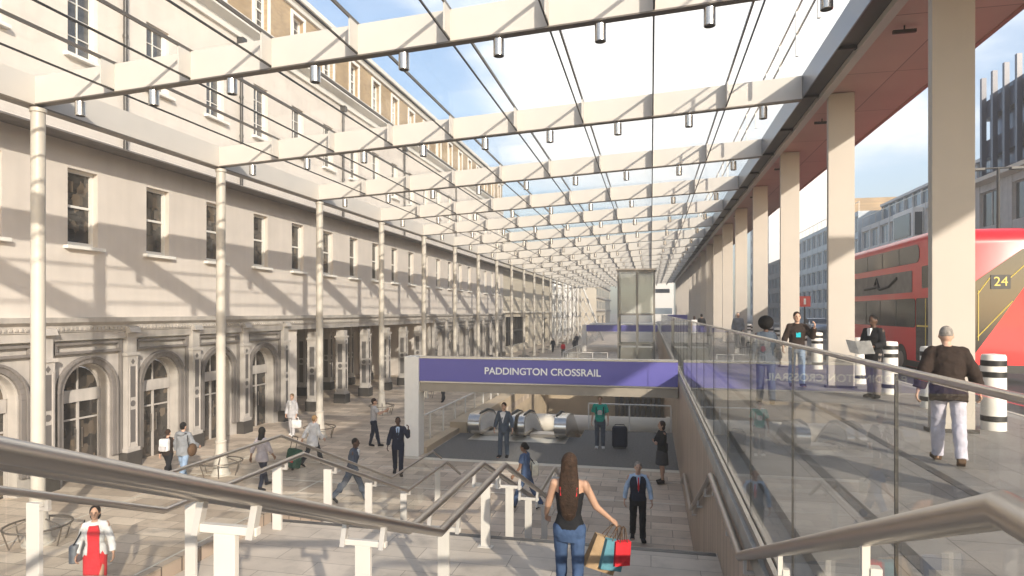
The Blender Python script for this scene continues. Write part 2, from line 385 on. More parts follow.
# upper street, walkway
mb = MB(); mb.box(XW + .35, -60, 2.0, 6.3, 1600, ZW)
struct('upper_walkway', mb, 'walk_paving')
mb = MB(); mb.box(6.3, -60, 2.0, 6.5, 1600, ZW + .002)
struct('kerb', mb, 'kerb')
mb = MB(); mb.box(6.5, -60, 2.0, 900, 1600, ZW - .12)
struct('road', mb, 'asphalt')
mb = MB()
for i in range(30): mb.box(12.2, -6 + i * 6, ZW - .119, 12.32, -3 + i * 6, ZW - .115)
mb.box(6.75, -6, ZW - .119, 6.85, 200, ZW - .115); mb.box(6.95, -6, ZW - .119, 7.05, 200, ZW - .115)
struct('road_marking', mb, 'pale_strip')
mb = MB(); mb.box(19.0, -60, ZW - .3, 900, 1600, ZW + .01)
struct('far_pavement', mb, 'walk_paving')
mb = MB()
for x in (1.9, 3.2): mb.box(x, -2, ZW + .001, x + .12, 120, ZW + .004)
struct('walkway_drain', mb, 'gutter_dark')
# flank wall (retains the walkway)
fw = thing('flank_wall', 'brown panelled retaining wall between the lower concourse and the upper walkway', 'wall', (XW, 1, 0))
mb = MB(); mb.box(XW, -6, -9, XW + .33, 120, 2.82); obj('wall', mb, 'clad_brown', fw)
mb = MB(); mb.box(XW - .03, -6, 2.82, XW + .35, 120, 3.0); obj('coping', mb, 'concrete', fw, bevel=.01)

# ------------------------------------------------------------------ station building
st = thing('station_building', 'long cream stucco station building with arcaded ground floor and brick upper storey', 'building', (XF, 40, 0))
P0, PB = 14.30, 2.935
NB0, NB1 = -2, 19
PY = lambda i: P0 + PB * i
YE = PY(19) + .15
Ys = PY(NB0)
D = 0.42
porch = lambda i: 4 <= i <= 10
wall = MB(); stone = [MB(), MB()]; arch_trim = [MB(), MB()]
# ground floor bays
def arch_pts(yc, r, spring, n=16): return [(yc - r * cos(pi * i / n), spring + r * sin(pi * i / n)) for i in range(n + 1)]
def arch_wall(mb, x, d, y0, y1, z0, z1, yc, r, sp):
    ap = arch_pts(yc, r, sp); n = len(ap)
    tops = []
    for i, (y, z) in enumerate(ap):
        t = i / (n - 1)
        tops.append((y0 + (y1 - y0) * t, z1))
    # side jamb quads
    for (ya, yb) in ((y0, yc - r), (yc + r, y1)):
        mb.box(x - d, ya, z0, x, yb, sp)
    left = [(y0, sp)] + [(y0, z1)]
    for i in range(n - 1):
        (ya, za), (yb, zb) = ap[i], ap[i + 1]
        (ta, tza), (tb, tzb) = tops[i], tops[i + 1]
        mb.hexa([(x - d, ya, za), (x, ya, za), (x, yb, zb), (x - d, yb, zb), (x - d, ta, tza), (x, ta, tza), (x, tb, tzb), (x - d, tb, tzb)])
    mb.prism([(y0, sp), (yc - r, sp), (y0, z1)], 'x', x - d, x)
    mb.prism([(yc + r, sp), (y1, sp), (y1, z1)], 'x', x - d, x)
def ring(mb, x0, x1, yc, r0, r1, sp, zb, n=18):
    a = arch_pts(yc, r0, sp, n); b = arch_pts(yc, r1, sp, n)
    for i in range(n):
        mb.hexa([(x0, *a[i]), (x1, *a[i]), (x1, *a[i + 1]), (x0, *a[i + 1]), (x0, *b[i]), (x1, *b[i]), (x1, *b[i + 1]), (x0, *b[i + 1])])
    for s in (-1, 1):
        mb.box(x0, yc + s * r0, zb, x1, yc + s * r1, sp)
ARCS = []
for i in range(NB0, NB1):
    y0, y1 = PY(i), PY(i + 1)
    if porch(i): continue
    yc = (y0 + y1) / 2
    arch_wall(stone[i > 6], XF, D, y0, y1, 0, 4.17, yc, .80, 2.62); arch_trim_ = arch_trim[i > 6]
    ring(arch_trim_, XF + .002, XF + .10, yc, .84, 1.06, 2.62, 0.5)
    ring(arch_trim_, XF + .10, XF + .15, yc, .98, 1.06, 2.62, 0.5)
    # framed panel over the arch
    for (za, zb_) in ((3.76, 3.84), (4.02, 4.10)): arch_trim_.box(XF + .003, y0 + .34, za, XF + .13, y1 - .34, zb_)
    for (ya, yb) in ((y0 + .34, y0 + .42), (y1 - .42, y1 - .34)): arch_trim_.box(XF + .004, ya, 3.84, XF + .12, yb, 4.02)
    for (ya, yb) in ((y0 + .24, y0 + .32), (y1 - .32, y1 - .24)): arch_trim_.box(XF + .004, ya, 0.5, XF + .11, yb, 4.12)
    ARCS.append(yc)
# porch: solid pier ends, back wall, ceiling
yA, yZ = PY(4) + 1.25, PY(11)
wall.box(XF - .9, PY(4), 0, XF, yA, 4.17)
wall.box(-22.9, yA - .3, 0, XF - .9, yA, 4.17); wall.box(-22.9, yZ, 0, XF - D, yZ + .3, 4.17)
wall.box(-23.2, yA - .3, 0, -22.9, yZ + .3, 4.4)
wall.box(-22.9, yA, 4.17, XF - D, yZ, 4.35)
# upper walls with window openings
def opening_wall(mb, z0, z1, wz0, wz1, ww, d=D):
    for i in range(NB0, NB1):
        y0, y1 = PY(i), PY(i + 1); yc = (y0 + y1) / 2 - .12
        mb.box(XF - d, y0, z0, XF, y1, wz0); mb.box(XF - d, y0, wz1, XF, y1, z1)
        mb.box(XF - d, y0, wz0, XF, yc - ww / 2, wz1); mb.box(XF - d, yc + ww / 2, wz0, XF, y1, wz1)
opening_wall(wall, 4.17, 10.0, 6.95, 9.22, 1.02)
opening_wall(wall, 10.0, 16.3, 12.55, 14.80, 1.02)
wall.box(-30, YE, 0, XF, YE + .4, 17.0)
obj('wall', wall, 'stucco', st)
bw = MB(); opening_wall(bw, 17.0, 19.45, 17.25, 19.15, .95); obj('brick_wall', bw, 'london_brick', st)
for q_ in arch_trim: obj('arch_moulding', q_, 'stone_dark', st, bevel=.012)
for q_ in stone: obj('arcade_wall', q_, 'stone', st)
bk = MB(); bk.box(XF - 6, Ys, 4.36, XF - D - .9, YE, 19.4); obj('inner_block', bk, 'stone_panel', st)
# cornices
cn = MB()
prof = [(XF, 4.171), (XF + .16, 4.171), (XF + .16, 4.40), (XF + .20, 4.42), (XF + .20, 4.60), (XF + .34, 4.70), (XF + .36, 4.84), (XF, 4.84)]
cn.prism([(a, b) for a, b in prof], 'y', Ys, YE)
y = Ys
while y < 60:
    cn.box(XF + .2, y, 4.47, XF + .25, y + .07, 4.55); y += .15
obj('entablature', cn, 'stone', st)
cn = MB()
cn.prism([(XF, 16.3), (XF + .12, 16.3), (XF + .16, 16.55), (XF + .5, 16.72), (XF + .55, 17.0), (XF, 17.0)], 'y', Ys, YE)
obj('cornice', cn, 'white_paint', st)
cn = MB()
cn.prism([(XF, 19.45), (XF + .12, 19.45), (XF + .18, 19.62), (XF + .42, 19.75), (XF + .46, 19.95), (XF + .1, 19.97), (XF + .1, 20.25), (XF - D, 20.25), (XF - D, 19.45)], 'y', Ys, YE)
obj('cornice', cn, 'white_paint', st)
# pilasters and freestanding porch pillars
def pilaster(x, y, free=False, top=4.45):
    mb = MB(); w = .21; d0 = .26
    xa = x - .26 if free else XF + .003
    xb = XF + .26 if not free else x + .26
    mb.k = 2; mb.box(xa - (.07 if free else 0), y - w - .09, 0, xb + .08, y + w + .09, .50)
    mb.k = 0
    mb.box(xa, y - w, .50, xb, y + w, 3.60)
    mb.box(xa - (.04 if free else 0), y - w - .05, .501, xb + .04, y + w + .05, .62)
    mb.box(xa - (.04 if free else 0), y - w - .05, 3.60, xb + .045, y + w + .05, 3.70)
    mb.box(xa, y - w + .03, 3.70, xb - .03, y + w - .03, top - .12)
    if not free:
        mb.hexa([(XF + .18, y - w, top - .12), (xb + .14, y - w, top - .10), (xb + .14, y + w, top - .10), (XF + .18, y + w, top - .12),
                 (XF + .18, y - w, top + .12), (xb + .06, y - w, top + .06), (xb + .06, y + w, top + .06), (XF + .18, y + w, top + .12)])
    # dark inset panels with a roundel between
    faces = [('x', xb)]
    mb.k = 1
    mb.box(xb - .01, y - .10, .80, xb + .004, y + .10, 1.85); mb.box(xb - .01, y - .10, 2.25, xb + .004, y + .10, 3.25)
    mb.prism([(y + .10 * cos(a * pi / 8), 2.05 + .10 * sin(a * pi / 8)) for a in range(16)], 'x', xb - .01, xb + .006)
    mb.prism([(y, 3.30), (y + .08, 3.40), (y, 3.50), (y - .08, 3.40)], 'x', xb - .01, xb + .004)
    mb.k = 0
    for (ya, yb) in ((y - .155, y - .125), (y + .125, y + .155)): mb.box(xb, ya, .70, xb + .025, yb, 3.3)
    if free:
        mb.k = 1
        xc = (xa + xb) / 2
        mb.box(xc - .13, y - w - .004, .80, xc + .13, y - w + .01, 1.85); mb.box(xc - .13, y - w - .004, 2.25, xc + .13, y - w + .01, 3.25)
        mb.prism([(xc + .12 * cos(a * pi / 8), 2.05 + .12 * sin(a * pi / 8)) for a in range(16)], 'y', y - w - .006, y - w + .01)
    return mb
for i in range(NB0, NB1 + 1):
    fr = 5 <= i <= 10
    obj('pillar' if fr else 'pilaster', pilaster(XF - .05 if fr else XF, PY(i), fr, 4.12 if fr else 4.45), ['stone', 'stone_panel', 'plinth'], st)
for i in range(5, 11):
    obj('pillar', pilaster(-20.4, PY(i) - .6, True, 4.12), ['stone', 'stone_panel', 'plinth'], st)
# doors in the arches
for yc in ARCS:
    f = MB(); x = XF - D + .06
    for (ya, yb) in ((yc - .795, yc - .72), (yc + .72, yc + .795), (yc - .03, yc + .03)): f.box(x - .05, ya, 0.0, x + .06, yb, 2.62)
    f.box(x - .04, yc - .72, 2.30, x + .10, yc + .72, 2.66)
    ring(f, x - .05, x + .06, yc, .72, .795, 2.66, 2.661)
    f.box(x - .03, yc - .02, 2.66, x + .04, yc + .02, 3.40)
    f.box(x - .03, yc - .72, 1.75, x + .045, yc - .03, 1.80); f.box(x - .03, yc + .03, 1.75, x + .045, yc + .72, 1.80)
    d = obj('arched_door', f, 'stone', st)
    g = MB(); g.box(x - .02, yc - .72, 0, x, yc + .72, 2.31)
    g.prism([(yc - .72, 2.6)] + arch_pts(yc, .72, 2.62, 14) + [(yc + .72, 2.6)], 'x', x - .021, x - .001)
    g.box(x - .3, yc - .8, 0, x - .02, yc + .8, .02)
    obj('pane', g, 'room_glass', d)
    h = MB()
    for s in (-1, 1): h.cyl((x + .07, yc + s * .12, .9), (x + .07, yc + s * .12, 1.5), .015, n=8)
    obj('handle', h, 'steel', d)
# sash windows
def sash(yc, z0, z1, w, cross, surround=0.0):
    fr = MB(); x = XF - .24
    fr.box(x - .06, yc - w / 2, z0, x + .07, yc - w / 2 + .09, z1); fr.box(x - .06, yc + w / 2 - .09, z0, x + .07, yc + w / 2, z1)
    fr.box(x - .06, yc - w / 2 + .09, z1 - .09, x + .07, yc + w / 2 - .09, z1); fr.box(x - .06, yc - w / 2 + .09, z0, x + .07, yc + w / 2 - .09, z0 + .13)
    zm = (z0 + z1) / 2 + .05
    fr.box(x - .02, yc - w / 2 + .09, zm - .035, x + .04, yc + w / 2 - .09, zm + .035)
    if cross:
        fr.box(x - .01, yc - .014, z0 + .13, x + .025, yc + .014, z1 - .09)
        for zz in ((z0 + .13 + zm) / 2, (z1 - .09 + zm) / 2): fr.box(x - .011, yc - w / 2 + .09, zz - .014, x + .024, yc + w / 2 - .09, zz + .014)
    if surround:
        s = surround
        for (ya, yb) in ((yc - w / 2 - s, yc - w / 2), (yc + w / 2, yc + w / 2 + s)): fr.box(XF + .002, ya, z0, XF + .06, yb, z1)
        fr.box(XF + .002, yc - w / 2 - s, z1, XF + .07, yc + w / 2 + s, z1 + s)
    wd = obj('window', fr, 'white_paint', st)
    g = MB(); g.box(x - .05, yc - w / 2 + .03, z0 + .03, x - .012, yc + w / 2 - .03, z1 - .03)
    obj('pane', g, 'room_glass' if not cross else 'dark_glass', wd)
    sl = MB(); sl.box(XF - .2, yc - w / 2 - .14, z0 - .10, XF + .17, yc + w / 2 + .14, z0 + .003); obj('sill', sl, 'white_paint', wd, bevel=.008)
for i in range(NB0, NB1):
    yc = (PY(i) + PY(i + 1)) / 2 - .12
    sash(yc, 6.95, 9.22, 1.018, False)
    sash(yc, 12.55, 14.80, 1.018, True)
    sash(yc, 17.25, 19.15, .948, True, .16)
for y in (PY(1) - .15, PY(3) - .15, PY(6) - .15, PY(9) - .15, PY(13) - .15):
    dpipe = MB(); dpipe.cyl((XF + .12, y, 10.02), (XF + .12, y, 16.28), .065, n=10)
    for z in (10.6, 12.2, 13.8, 15.4): dpipe.cyl((XF + .12, y, z), (XF + .12, y, z + .1), .085, n=10)
    dpipe.box(XF + .003, y - .14, 16.0, XF + .28, y + .14, 16.28)
    obj('drain_pipe', dpipe, 'dark_metal', st, smooth=True)
rf = MB(); rf.prism([(XF - D - .01, 19.5), (XF - 6, 22.5), (XF - 12, 19.5)], 'y', Ys, YE); obj('roof', rf, 'slate', st)
# blue notices in the porch
for i, yy in enumerate((PY(5) - .6, PY(6) - .6)):
    mb = MB(); mb.box(-20.13, yy + .28, 2.55, -20.05, yy + .62, 2.75)
    tag(obj('notice', mb, 'sign_blue'), ['small blue notice on the inner porch pillar nearest the arches', 'small blue notice on the second inner porch pillar'][i], 'sign', 'blue notices in the porch')

# ------------------------------------------------------------------ buildings further along on the left
def far_block(label, x, y0, y1, h, mt, openings=(), extra=None, cat='building'):
    t = thing('far_building', label, cat, (x, (y0 + y1) / 2, 0))
    mb = MB(); mb.box(x - 14, y0, 0, x - .9, y1, h)
    ys = sorted(openings)
    cur = y0
    for (a, b, za, zb_) in ys:
        mb.box(x - .9, cur, 0, x, a, h); mb.box(x - .9, a, zb_, x, b, h)
        if za > 0: mb.box(x - .9, a, 0, x, b, za)
        cur = b
    mb.box(x - .9, cur, 0, x, y1, h)
    obj('wall', mb, mt, t)
    for (a, b, za, zb_) in ys:
        n = max(1, int((b - a) / 1.6)); f = MB()
        for k in range(n + 1):
            yy = a + (b - a) * k / n; f.box(x - .6, yy - .06, za, x - .45, yy + .06, zb_)
        f.box(x - .59, a, (za + zb_) / 2 - .1, x - .46, b, (za + zb_) / 2 + .12)
        o = obj('shopfront', f, 'dark_metal', t)
        g = MB(); g.box(x - .8, a, za, x - .62, b, zb_); obj('pane', g, 'room_glass', o)
    return t
fb = far_block('plain beige rendered block with a dark recessed shopfront beyond the station', XF - .1, YE + .5, 108, 13.5, 'far_beige', [(YE + 2, 86, .8, 4.4), (98, 103, 0, 4.0)])
mb = MB(); mb.box(XF - .1, YE + .5, 4.9, XF + .15, 108, 5.1); mb.box(XF - .1, YE + .5, 12.9, XF + .2, 108, 13.2); obj('string_course', mb, 'concrete_pale', fb)
t = thing('braced_building', 'white building wrapped in diagonal white bracing near the canopy end', 'building', (XF, 125, 0))
mb = MB(); mb.box(XF - 14, 108.5, 0, XF - 1.2, 150, 12.5); obj('wall', mb, 'white_paint', t)
mb = MB()
for k in range(8):
    y = 109.5 + k * 5.4
    mb.cyl((XF - .6, y, 0), (XF - .6, y, 12.5), .16, n=8)
    mb.cyl((XF - .6, y, 0), (XF - .6, y + 5.4, 12.3), .12, n=8); mb.cyl((XF - .6, y + 5.4, 0), (XF - .6, y, 12.3), .12, n=8)
for z in (4.1, 8.2, 12.3): mb.cyl((XF - .6, 109, z), (XF - .6, 153, z), .13, n=8)
obj('bracing', mb, 'white_paint', t)
for r in range(3):
    for k in range(8):
        mb = MB(); mb.box(XF - 1.22, 110.3 + k * 4.9, 1.2 + r * 4.0, XF - 1.15, 113 + k * 4.9, 3.2 + r * 4.0); obj('window', mb, 'blue_glass', t)
fb = far_block('tall pale beige block closing the left side in the distance', -13.5, 160, 215, 16, 'far_beige', [(164, 172, .5, 4), (180, 190, .5, 4)])
mb = MB()
for z in (5.2, 8.6, 12.0): mb.box(-13.5, 160, z, -13.1, 215, z + .4)
obj('string_course', mb, 'concrete', fb)
for r in range(3):
    for k in range(9):
        mb = MB(); mb.box(-13.55, 162 + k * 5.6, 5.9 + r * 3.4, -13.47, 164.4 + k * 5.6, 7.9 + r * 3.4); obj('window', mb, 'dark_glass', fb)
# white block closing the end, right of the lift
t = thing('end_building', 'white block with a dark slot window closing the far end of the canopy', 'building', (2, 135, 0))
mb = MB(); mb.box(.3, 132, 0, 4.5, 140, 11.3); mb.box(.2, 131.6, 11.3, 4.6, 140.4, 12.0); obj('wall', mb, 'white_paint', t)
mb = MB(); mb.box(.9, 131.94, 8.9, 3.7, 132.02, 9.7); obj('window', mb, 'dark_glass', t)
mb = MB(); mb.box(.5, 131.94, 4.6, 4.2, 132.02, 5.8); obj('window', mb, 'blue_glass', t)

t = thing('lattice_screen', 'white diagonal lattice screen with a raking right edge left of the lift tower', 'screen', (-12, 112, 0))
mb = MB(); xe = lambda z: -8.2 - 3.6 * z / 9.3
mb.cyl((xe(0), 112, 0), (xe(9.3), 112, 9.3), .16, n=8); mb.cyl((-16.3, 112, 9.3), (xe(9.3), 112, 9.3), .14, n=8)
obj('frame', mb, 'white_paint', t)
mb = MB()
for k in range(-8, 10):
    for sg_ in (-1, 1):
        pts_ = []
        for q in range(41):
            z = 9.3 * q / 40; x = -16.3 + (k * 1.1 + z * .62 if sg_ > 0 else k * 1.1 + 5.7 - z * .62)
            if -16.3 <= x <= xe(z): pts_.append((x, 112 + .05 * sg_, z))
        if len(pts_) > 2: mb.cyl(pts_[0], pts_[-1], .07, n=6)
obj('lattice', mb, 'white_paint', t)
# ------------------------------------------------------------------ glass canopy
XL, XR = -12.9, 3.68
zb = lambda x: 9.47 + .0512 * (x + 12.9)
DEP = .58
PX = [.05 + 1.823 * j for j in range(-6, 2)]
cp = thing('glass_canopy', 'long glazed canopy of cream beams and slim glazing bars over the concourse', 'canopy', (-4.5, 60, 9.5))
YN, YF = 2.2, YB[-1] + .25
for y in YB:
    mb = MB(); th = .07
    def slab(mb, xa, xb, y0, y1, z0o=0.0, z1o=DEP):
        mb.hexa([(xa, y0, zb(xa) + z0o), (xb, y0, zb(xb) + z0o), (xb, y1, zb(xb) + z0o), (xa, y1, zb(xa) + z0o),
                 (xa, y0, zb(xa) + z1o), (xb, y0, zb(xb) + z1o), (xb, y1, zb(xb) + z1o), (xa, y1, zb(xa) + z1o)])
    slab(mb, XL, XR, y - th, y + th)
    for x in PX:                       # stub plates that carry the glazing bars
        mb.box(x - .012, y - .40, zb(x) + .05, x + .018, y - th - .001, zb(x) + DEP - .02)
    mb.k = 1; slab(mb, XL, XR, y - .085, y + .085, -.03, -.001)  # dark underside strip paints in the shadow line below the beam
    obj('roof_beam', mb, ['cream_metal', 'bronze'], cp)
mb = MB(); mb.box(XL - .22, YN, 9.44, XL - .001, YF, 10.06); mb.k = 1; mb.box(XL - .25, YN, 9.40, XL + .03, YF, 9.438)
obj('edge_beam', mb, ['cream_metal', 'bronze'], cp)
for k in range(len(YB) - 1):           # short sloping flashing panels outside the edge beam
    y0, y1 = YB[k] - 2.9, YB[k] + 2.4
    mb = MB(); mb.hexa([(XL - .62, y0, 9.62), (XL - .26, y0, 9.50), (XL - .26, y1, 9.50), (XL - .62, y1, 9.62),
                        (XL - .62, y0, 9.66), (XL - .26, y0, 9.54), (XL - .26, y1, 9.54), (XL - .62, y1, 9.66)])
    obj('gutter_panel', mb, 'cream_metal', cp)
mb = MB(); mb.hexa([(XF + .004, YN, 9.98), (XF + .95, YN, 9.92), (XF + .95, YF, 9.92), (XF + .004, YF, 9.98), (XF + .004, YN, 10.08), (XF + .95, YN, 9.97), (XF + .95, YF, 9.97), (XF + .004, YF, 10.08)]); obj('wall_shade_flashing', mb, 'stone_dark', cp)  # strip added so its shadow darkens the top of the wall
for x in PX:
    mb = MB()
    mb.box(x - .018, YN, zb(x) + DEP - .02, x + .018, YF, zb(x) + DEP + .045)
    obj('glazing_bar', mb, 'bronze', cp)
    mb = MB(); mb.box(x - .014, YN, zb(x) + .012, x + .014, YF, zb(x) + .045)
    obj('tie_bar', mb, 'dark_metal', cp)
for k in range(len(YB)):
    y0 = YN if k == 0 else YB[k - 1] + .01
    y1 = YB[k] - .01
    mb = MB(); slab(mb, XF + 1.0, XR + .1, y0, y1, DEP + .06, DEP + .08)
    obj('glass_panel', mb, 'roof_glass', cp)
# gutter along the street side
gt = thing('canopy_gutter', 'dark ribbed gutter box with pale trim running along the blade columns', 'gutter', (4, 60, 10.3))
mb = MB(); mb.box(XR + .01, YN, 10.36, XR + .04, YF, 10.92); obj('fascia', mb, 'gutter_reflection', gt)
mb = MB(); mb.box(XR + .041, YN, 10.40, 4.08, YF, 10.85)
for k in range(len(YB)):
    for q in (0, .5): mb.box(XR + .042, YB[k] - .05 + S * q, 10.34, 4.079, YB[k] + .05 + S * q, 10.399)
obj('soffit', mb, 'gutter_dark', gt)
mb = MB(); mb.box(4.081, YN, 10.28, 4.26, YF, 10.46); obj('trim', mb, 'cream_metal', gt)
# maintenance rail on the roof edge
rl = thing('roof_guardrail', 'white maintenance guardrail standing on the street edge of the glass roof', 'railing', (3.3, 60, 10.9))
mb = MB()
for k in range(60):
    y = 4 + k * 1.95; p = MB(); p.box(3.28, y - .03, 10.93, 3.34, y + .03, 12.0)
    if k < 60: obj('post', p, 'white_paint', rl)
mb = MB()
for z in (11.45, 12.0): mb.cyl((3.31, 3, z), (3.31, YF, z), .025, n=8)
obj('rail', mb, 'steel', rl)
# red-brown soffit over the kerb
so = thing('red_soffit', 'red-brown boarded soffit outside the blade columns, with an added unseen shading plate', 'soffit', (5.4, 60, 10.4))
mb = MB(); mb.box(4.27, -6, 10.44, 6.42, 122, 10.62); mb.box(6.42, -6, 10.44, 10.8, 9.0, 10.62); obj('boarding_and_shade_plate', mb, 'soffit_plank', so)  # wide near plate is added out of view to shade the nearest blade
mb = MB(); mb.box(6.421, 9.001, 10.42, 6.52, 122, 11.4); mb.box(4.27, -6, 10.63, 6.42, 122, 11.35); obj('fascia', mb, 'soffit_red', so)
for k in range(0, 14):
    mb = MB(); y = YB[k] + 2.2; mb.box(4.5, y, 10.30, 4.9, y + .06, 10.36); mb.cyl((4.7, y + .03, 10.36), (4.7, y + .03, 10.44), .015, n=6)
    obj('bracket', mb, 'dark_metal', so)

# posts and blades
def col_builder():
    t = thing('canopy_post', 'x', 'post', (0, 0, 0), 0, 'cream posts along the station side of the canopy')
    mb = MB(); mb.lathe([(.135, .45), (.135, 9.28), (.16, 9.30), (.16, 9.38)], n=24); obj('shaft', mb, 'cream_post', t, True, local=True)
    mb = MB(); mb.lathe([(.30, 0), (.30, .04), (.26, .06), (.22, .25), (.165, .75), (.155, .98), (.17, 1.0), (.17, 1.05), (.14, 1.07)], n=24); obj('base', mb, 'cream_post', t, True, local=True)
    mb = MB(); mb.torus((0, 0, .42), .62, .022)
    for k in range(6):
        a = k * pi / 3; mb.cyl((.2 * cos(a), .2 * sin(a), .55), (.62 * cos(a), .62 * sin(a), .42), .016, n=6); mb.cyl((.62 * cos(a), .62 * sin(a), .42), (.5 * cos(a), .5 * sin(a), .0), .016, n=6)
    obj('ring_rack', mb, 'bronze', t, True, local=True)
    return t
cb = col_builder()
for k, y in enumerate(YB):
    lb = 'cream round canopy post, %s from the front in the row before the station' % ORD[k + 1]
    if k == 0: cb.location = (-12.9, y, 0); cb['label'] = lb
    else: dup(cb, (-12.9, y, 0), lb)
def blade_builder():
    t = thing('blade_column', 'x', 'column', (0, 0, 0), 0, 'grey blade columns along the street side')
    mb = MB(); mb.box(4.3, 0, 0, 4.9, .15, 7.30); obj('shaft', mb, 'blade', t, local=True, bevel=.008)
    mb = MB(); mb.box(4.25, -.03, 0, 4.95, .18, .06); obj('base_plate', mb, 'dark_metal', t, local=True)
    return t
bb = blade_builder()
for k, y in enumerate(YB):
    lb = 'tall flat grey blade column, %s from the front along the kerb' % ORD[k + 1]
    if k == 0: bb.location = (0, y, ZW); bb['label'] = lb
    else: dup(bb, (0, y, ZW), lb)
# downlights
def light_builder():
    t = thing('downlight', 'x', 'light', (0, 0, 0), 0, 'cylinder downlights under the canopy beams')
    mb = MB(); mb.lathe([(.02, 0), (.02, -.04), (.10, -.05), (.10, -.34), (.085, -.345), (.085, -.30)], n=16); obj('housing', mb, 'steel_bright', t, True, local=True)
    mb = MB(); mb.lathe([(.083, -.31), (.083, -.32)], n=16); obj('lens', mb, 'black', t, local=True)
    return t
lb0 = light_builder(); first = True
LX = [(-12.71 + PX[0]) / 2] + [(PX[j] + PX[j + 1]) / 2 for j in range(7)] + [(PX[7] + XR) / 2]
for k, y in enumerate(YB):
    if k == 0: continue
    for j, x in enumerate(LX):
        lb = 'steel cylinder downlight under the %s visible roof beam, %s from the station side' % (ORD[k], ORD[j + 1])
        loc = (x, y, zb(x) - .031)
        if first: lb0.location = loc; lb0['label'] = lb; first = False
        else: dup(lb0, loc, lb)

# ------------------------------------------------------------------ entrance box, sign, escalators
sg = thing('entrance_portal', 'white post and long blue station name beam over the escalator entrance', 'sign', (-4, 20.8, 0))
mb = MB(); mb.box(-8.36, 20.55, 0, -7.84, 21.1, 3.46); obj('post', mb, 'white_paint', sg, bevel=.01)
mb = MB(); mb.box(-7.838, 20.62, 2.62, XW - .035, 21.02, 3.40); obj('name_board', mb, 'sign_blue', sg)
mb = MB(); mb.box(-7.837, 20.60, 3.402, XW - .036, 21.05, 3.46); mb.box(-7.837, 20.60, 2.57, XW - .036, 21.05, 2.618); obj('trim', mb, 'steel_bright', sg)
mb = MB(); mb.box(-7.837, 20.66, 2.26, XW - .036, 21.6, 2.568); obj('soffit', mb, 'sign_soffit', sg)
cu = bpy.data.curves.new('lettering', 'FONT'); cu.body = 'PADDINGTON CROSSRAIL'; cu.size = .50; cu.extrude = .012; cu.align_x = 'CENTER'; cu.align_y = 'CENTER'; cu.offset = .008
tob = bpy.data.objects.new('tmp_text', cu); COL.objects.link(tob)
bpy.context.view_layer.update()
me = bpy.data.meshes.new_from_object(tob.evaluated_get(bpy.context.evaluated_depsgraph_get()))
bpy.data.objects.remove(tob)
def text_mesh(me, name, m, parent, loc, width, rot):
    o = bpy.data.objects.new(name, me.copy()); COL.objects.link(o); o.data.materials.clear(); o.data.materials.append(M[m])
    xs = [v.co.x for v in o.data.vertices]; k = width / (max(xs) - min(xs)); o.parent = parent
    off = ORG[parent.name]; o.location = [a - b for a, b in zip(loc, off)]; o.scale = (k, k, k); o.rotation_euler = rot
    return o
text_mesh(me, 'lettering', 'lettering', sg, (-3.55, 20.605, 3.0), 3.9, (radians(90), 0, 0))

# guard glass around the box and pit
def guard_line(name, label, pts, zf, h, step, post_m='white_paint', postw=.05, rail_m='white_paint', glass='guard_glass', postn=True):
    t = thing(name, label, 'balustrade', (pts[0][0], pts[0][1], zf))
    rail = MB()
    for (a, b) in zip(pts[:-1], pts[1:]):
        a, b = Vector((*a, zf)), Vector((*b, zf)); L = (b - a).length; n = max(1, round(L / step)); d = (b - a) / n; u = d.normalized(); w = Vector((-u.y, u.x, 0))
        for k in range(n):
            p, q = a + d * k + u * .03, a + d * (k + 1) - u * .03
            g = MB(); g.hexa([p - w * .008 + Vector((0, 0, .05)), q - w * .008 + Vector((0, 0, .05)), q + w * .008 + Vector((0, 0, .05)), p + w * .008 + Vector((0, 0, .05)),
                              p - w * .008 + Vector((0, 0, h - .05)), q - w * .008 + Vector((0, 0, h - .05)), q + w * .008 + Vector((0, 0, h - .05)), p + w * .008 + Vector((0, 0, h - .05))])
            obj('glass_panel', g, glass, t)
        for k in range(n + 1):
            p = a + d * k; g = MB(); g.box(p.x - postw / 2, p.y - postw / 2, zf, p.x + postw / 2, p.y + postw / 2, zf + h - .03)
            if postn: obj('post', g, post_m, t)
        rail.cyl(a + Vector((0, 0, h)), b + Vector((0, 0, h)), .03, n=10)
    obj('handrail', rail, rail_m, t, True)
    return t
guard_line('side_balustrade', 'glass balustrade with white posts along the left of the escalator landing', [(-8.25, 21.3), (-8.25, 46.3)], 0, 1.15, 1.55)
guard_line('pit_balustrade', 'glass barrier with pale rail behind the traveller in green', [(-2.6, 26.95), (XW - .06, 26.95)], 0, 1.1, 1.7, rail_m='white_paint')
guard_line('far_balustrade', 'glass barrier closing the far end of the escalator pit', [(-8.2, 46.5), (XW - .1, 46.5)], 0, 1.1, 1.5)
mb = MB(); mb.box(-8.15, 21.1, 0, -7.75, 25.0, .22); mb.box(-8.15, 25.0, 0, -7.42, 46.2, .45)
tag(obj('upstand_wall', mb, 'pit_wall'), 'low brown upstand wall along the left edge of the escalator pit', 'wall')
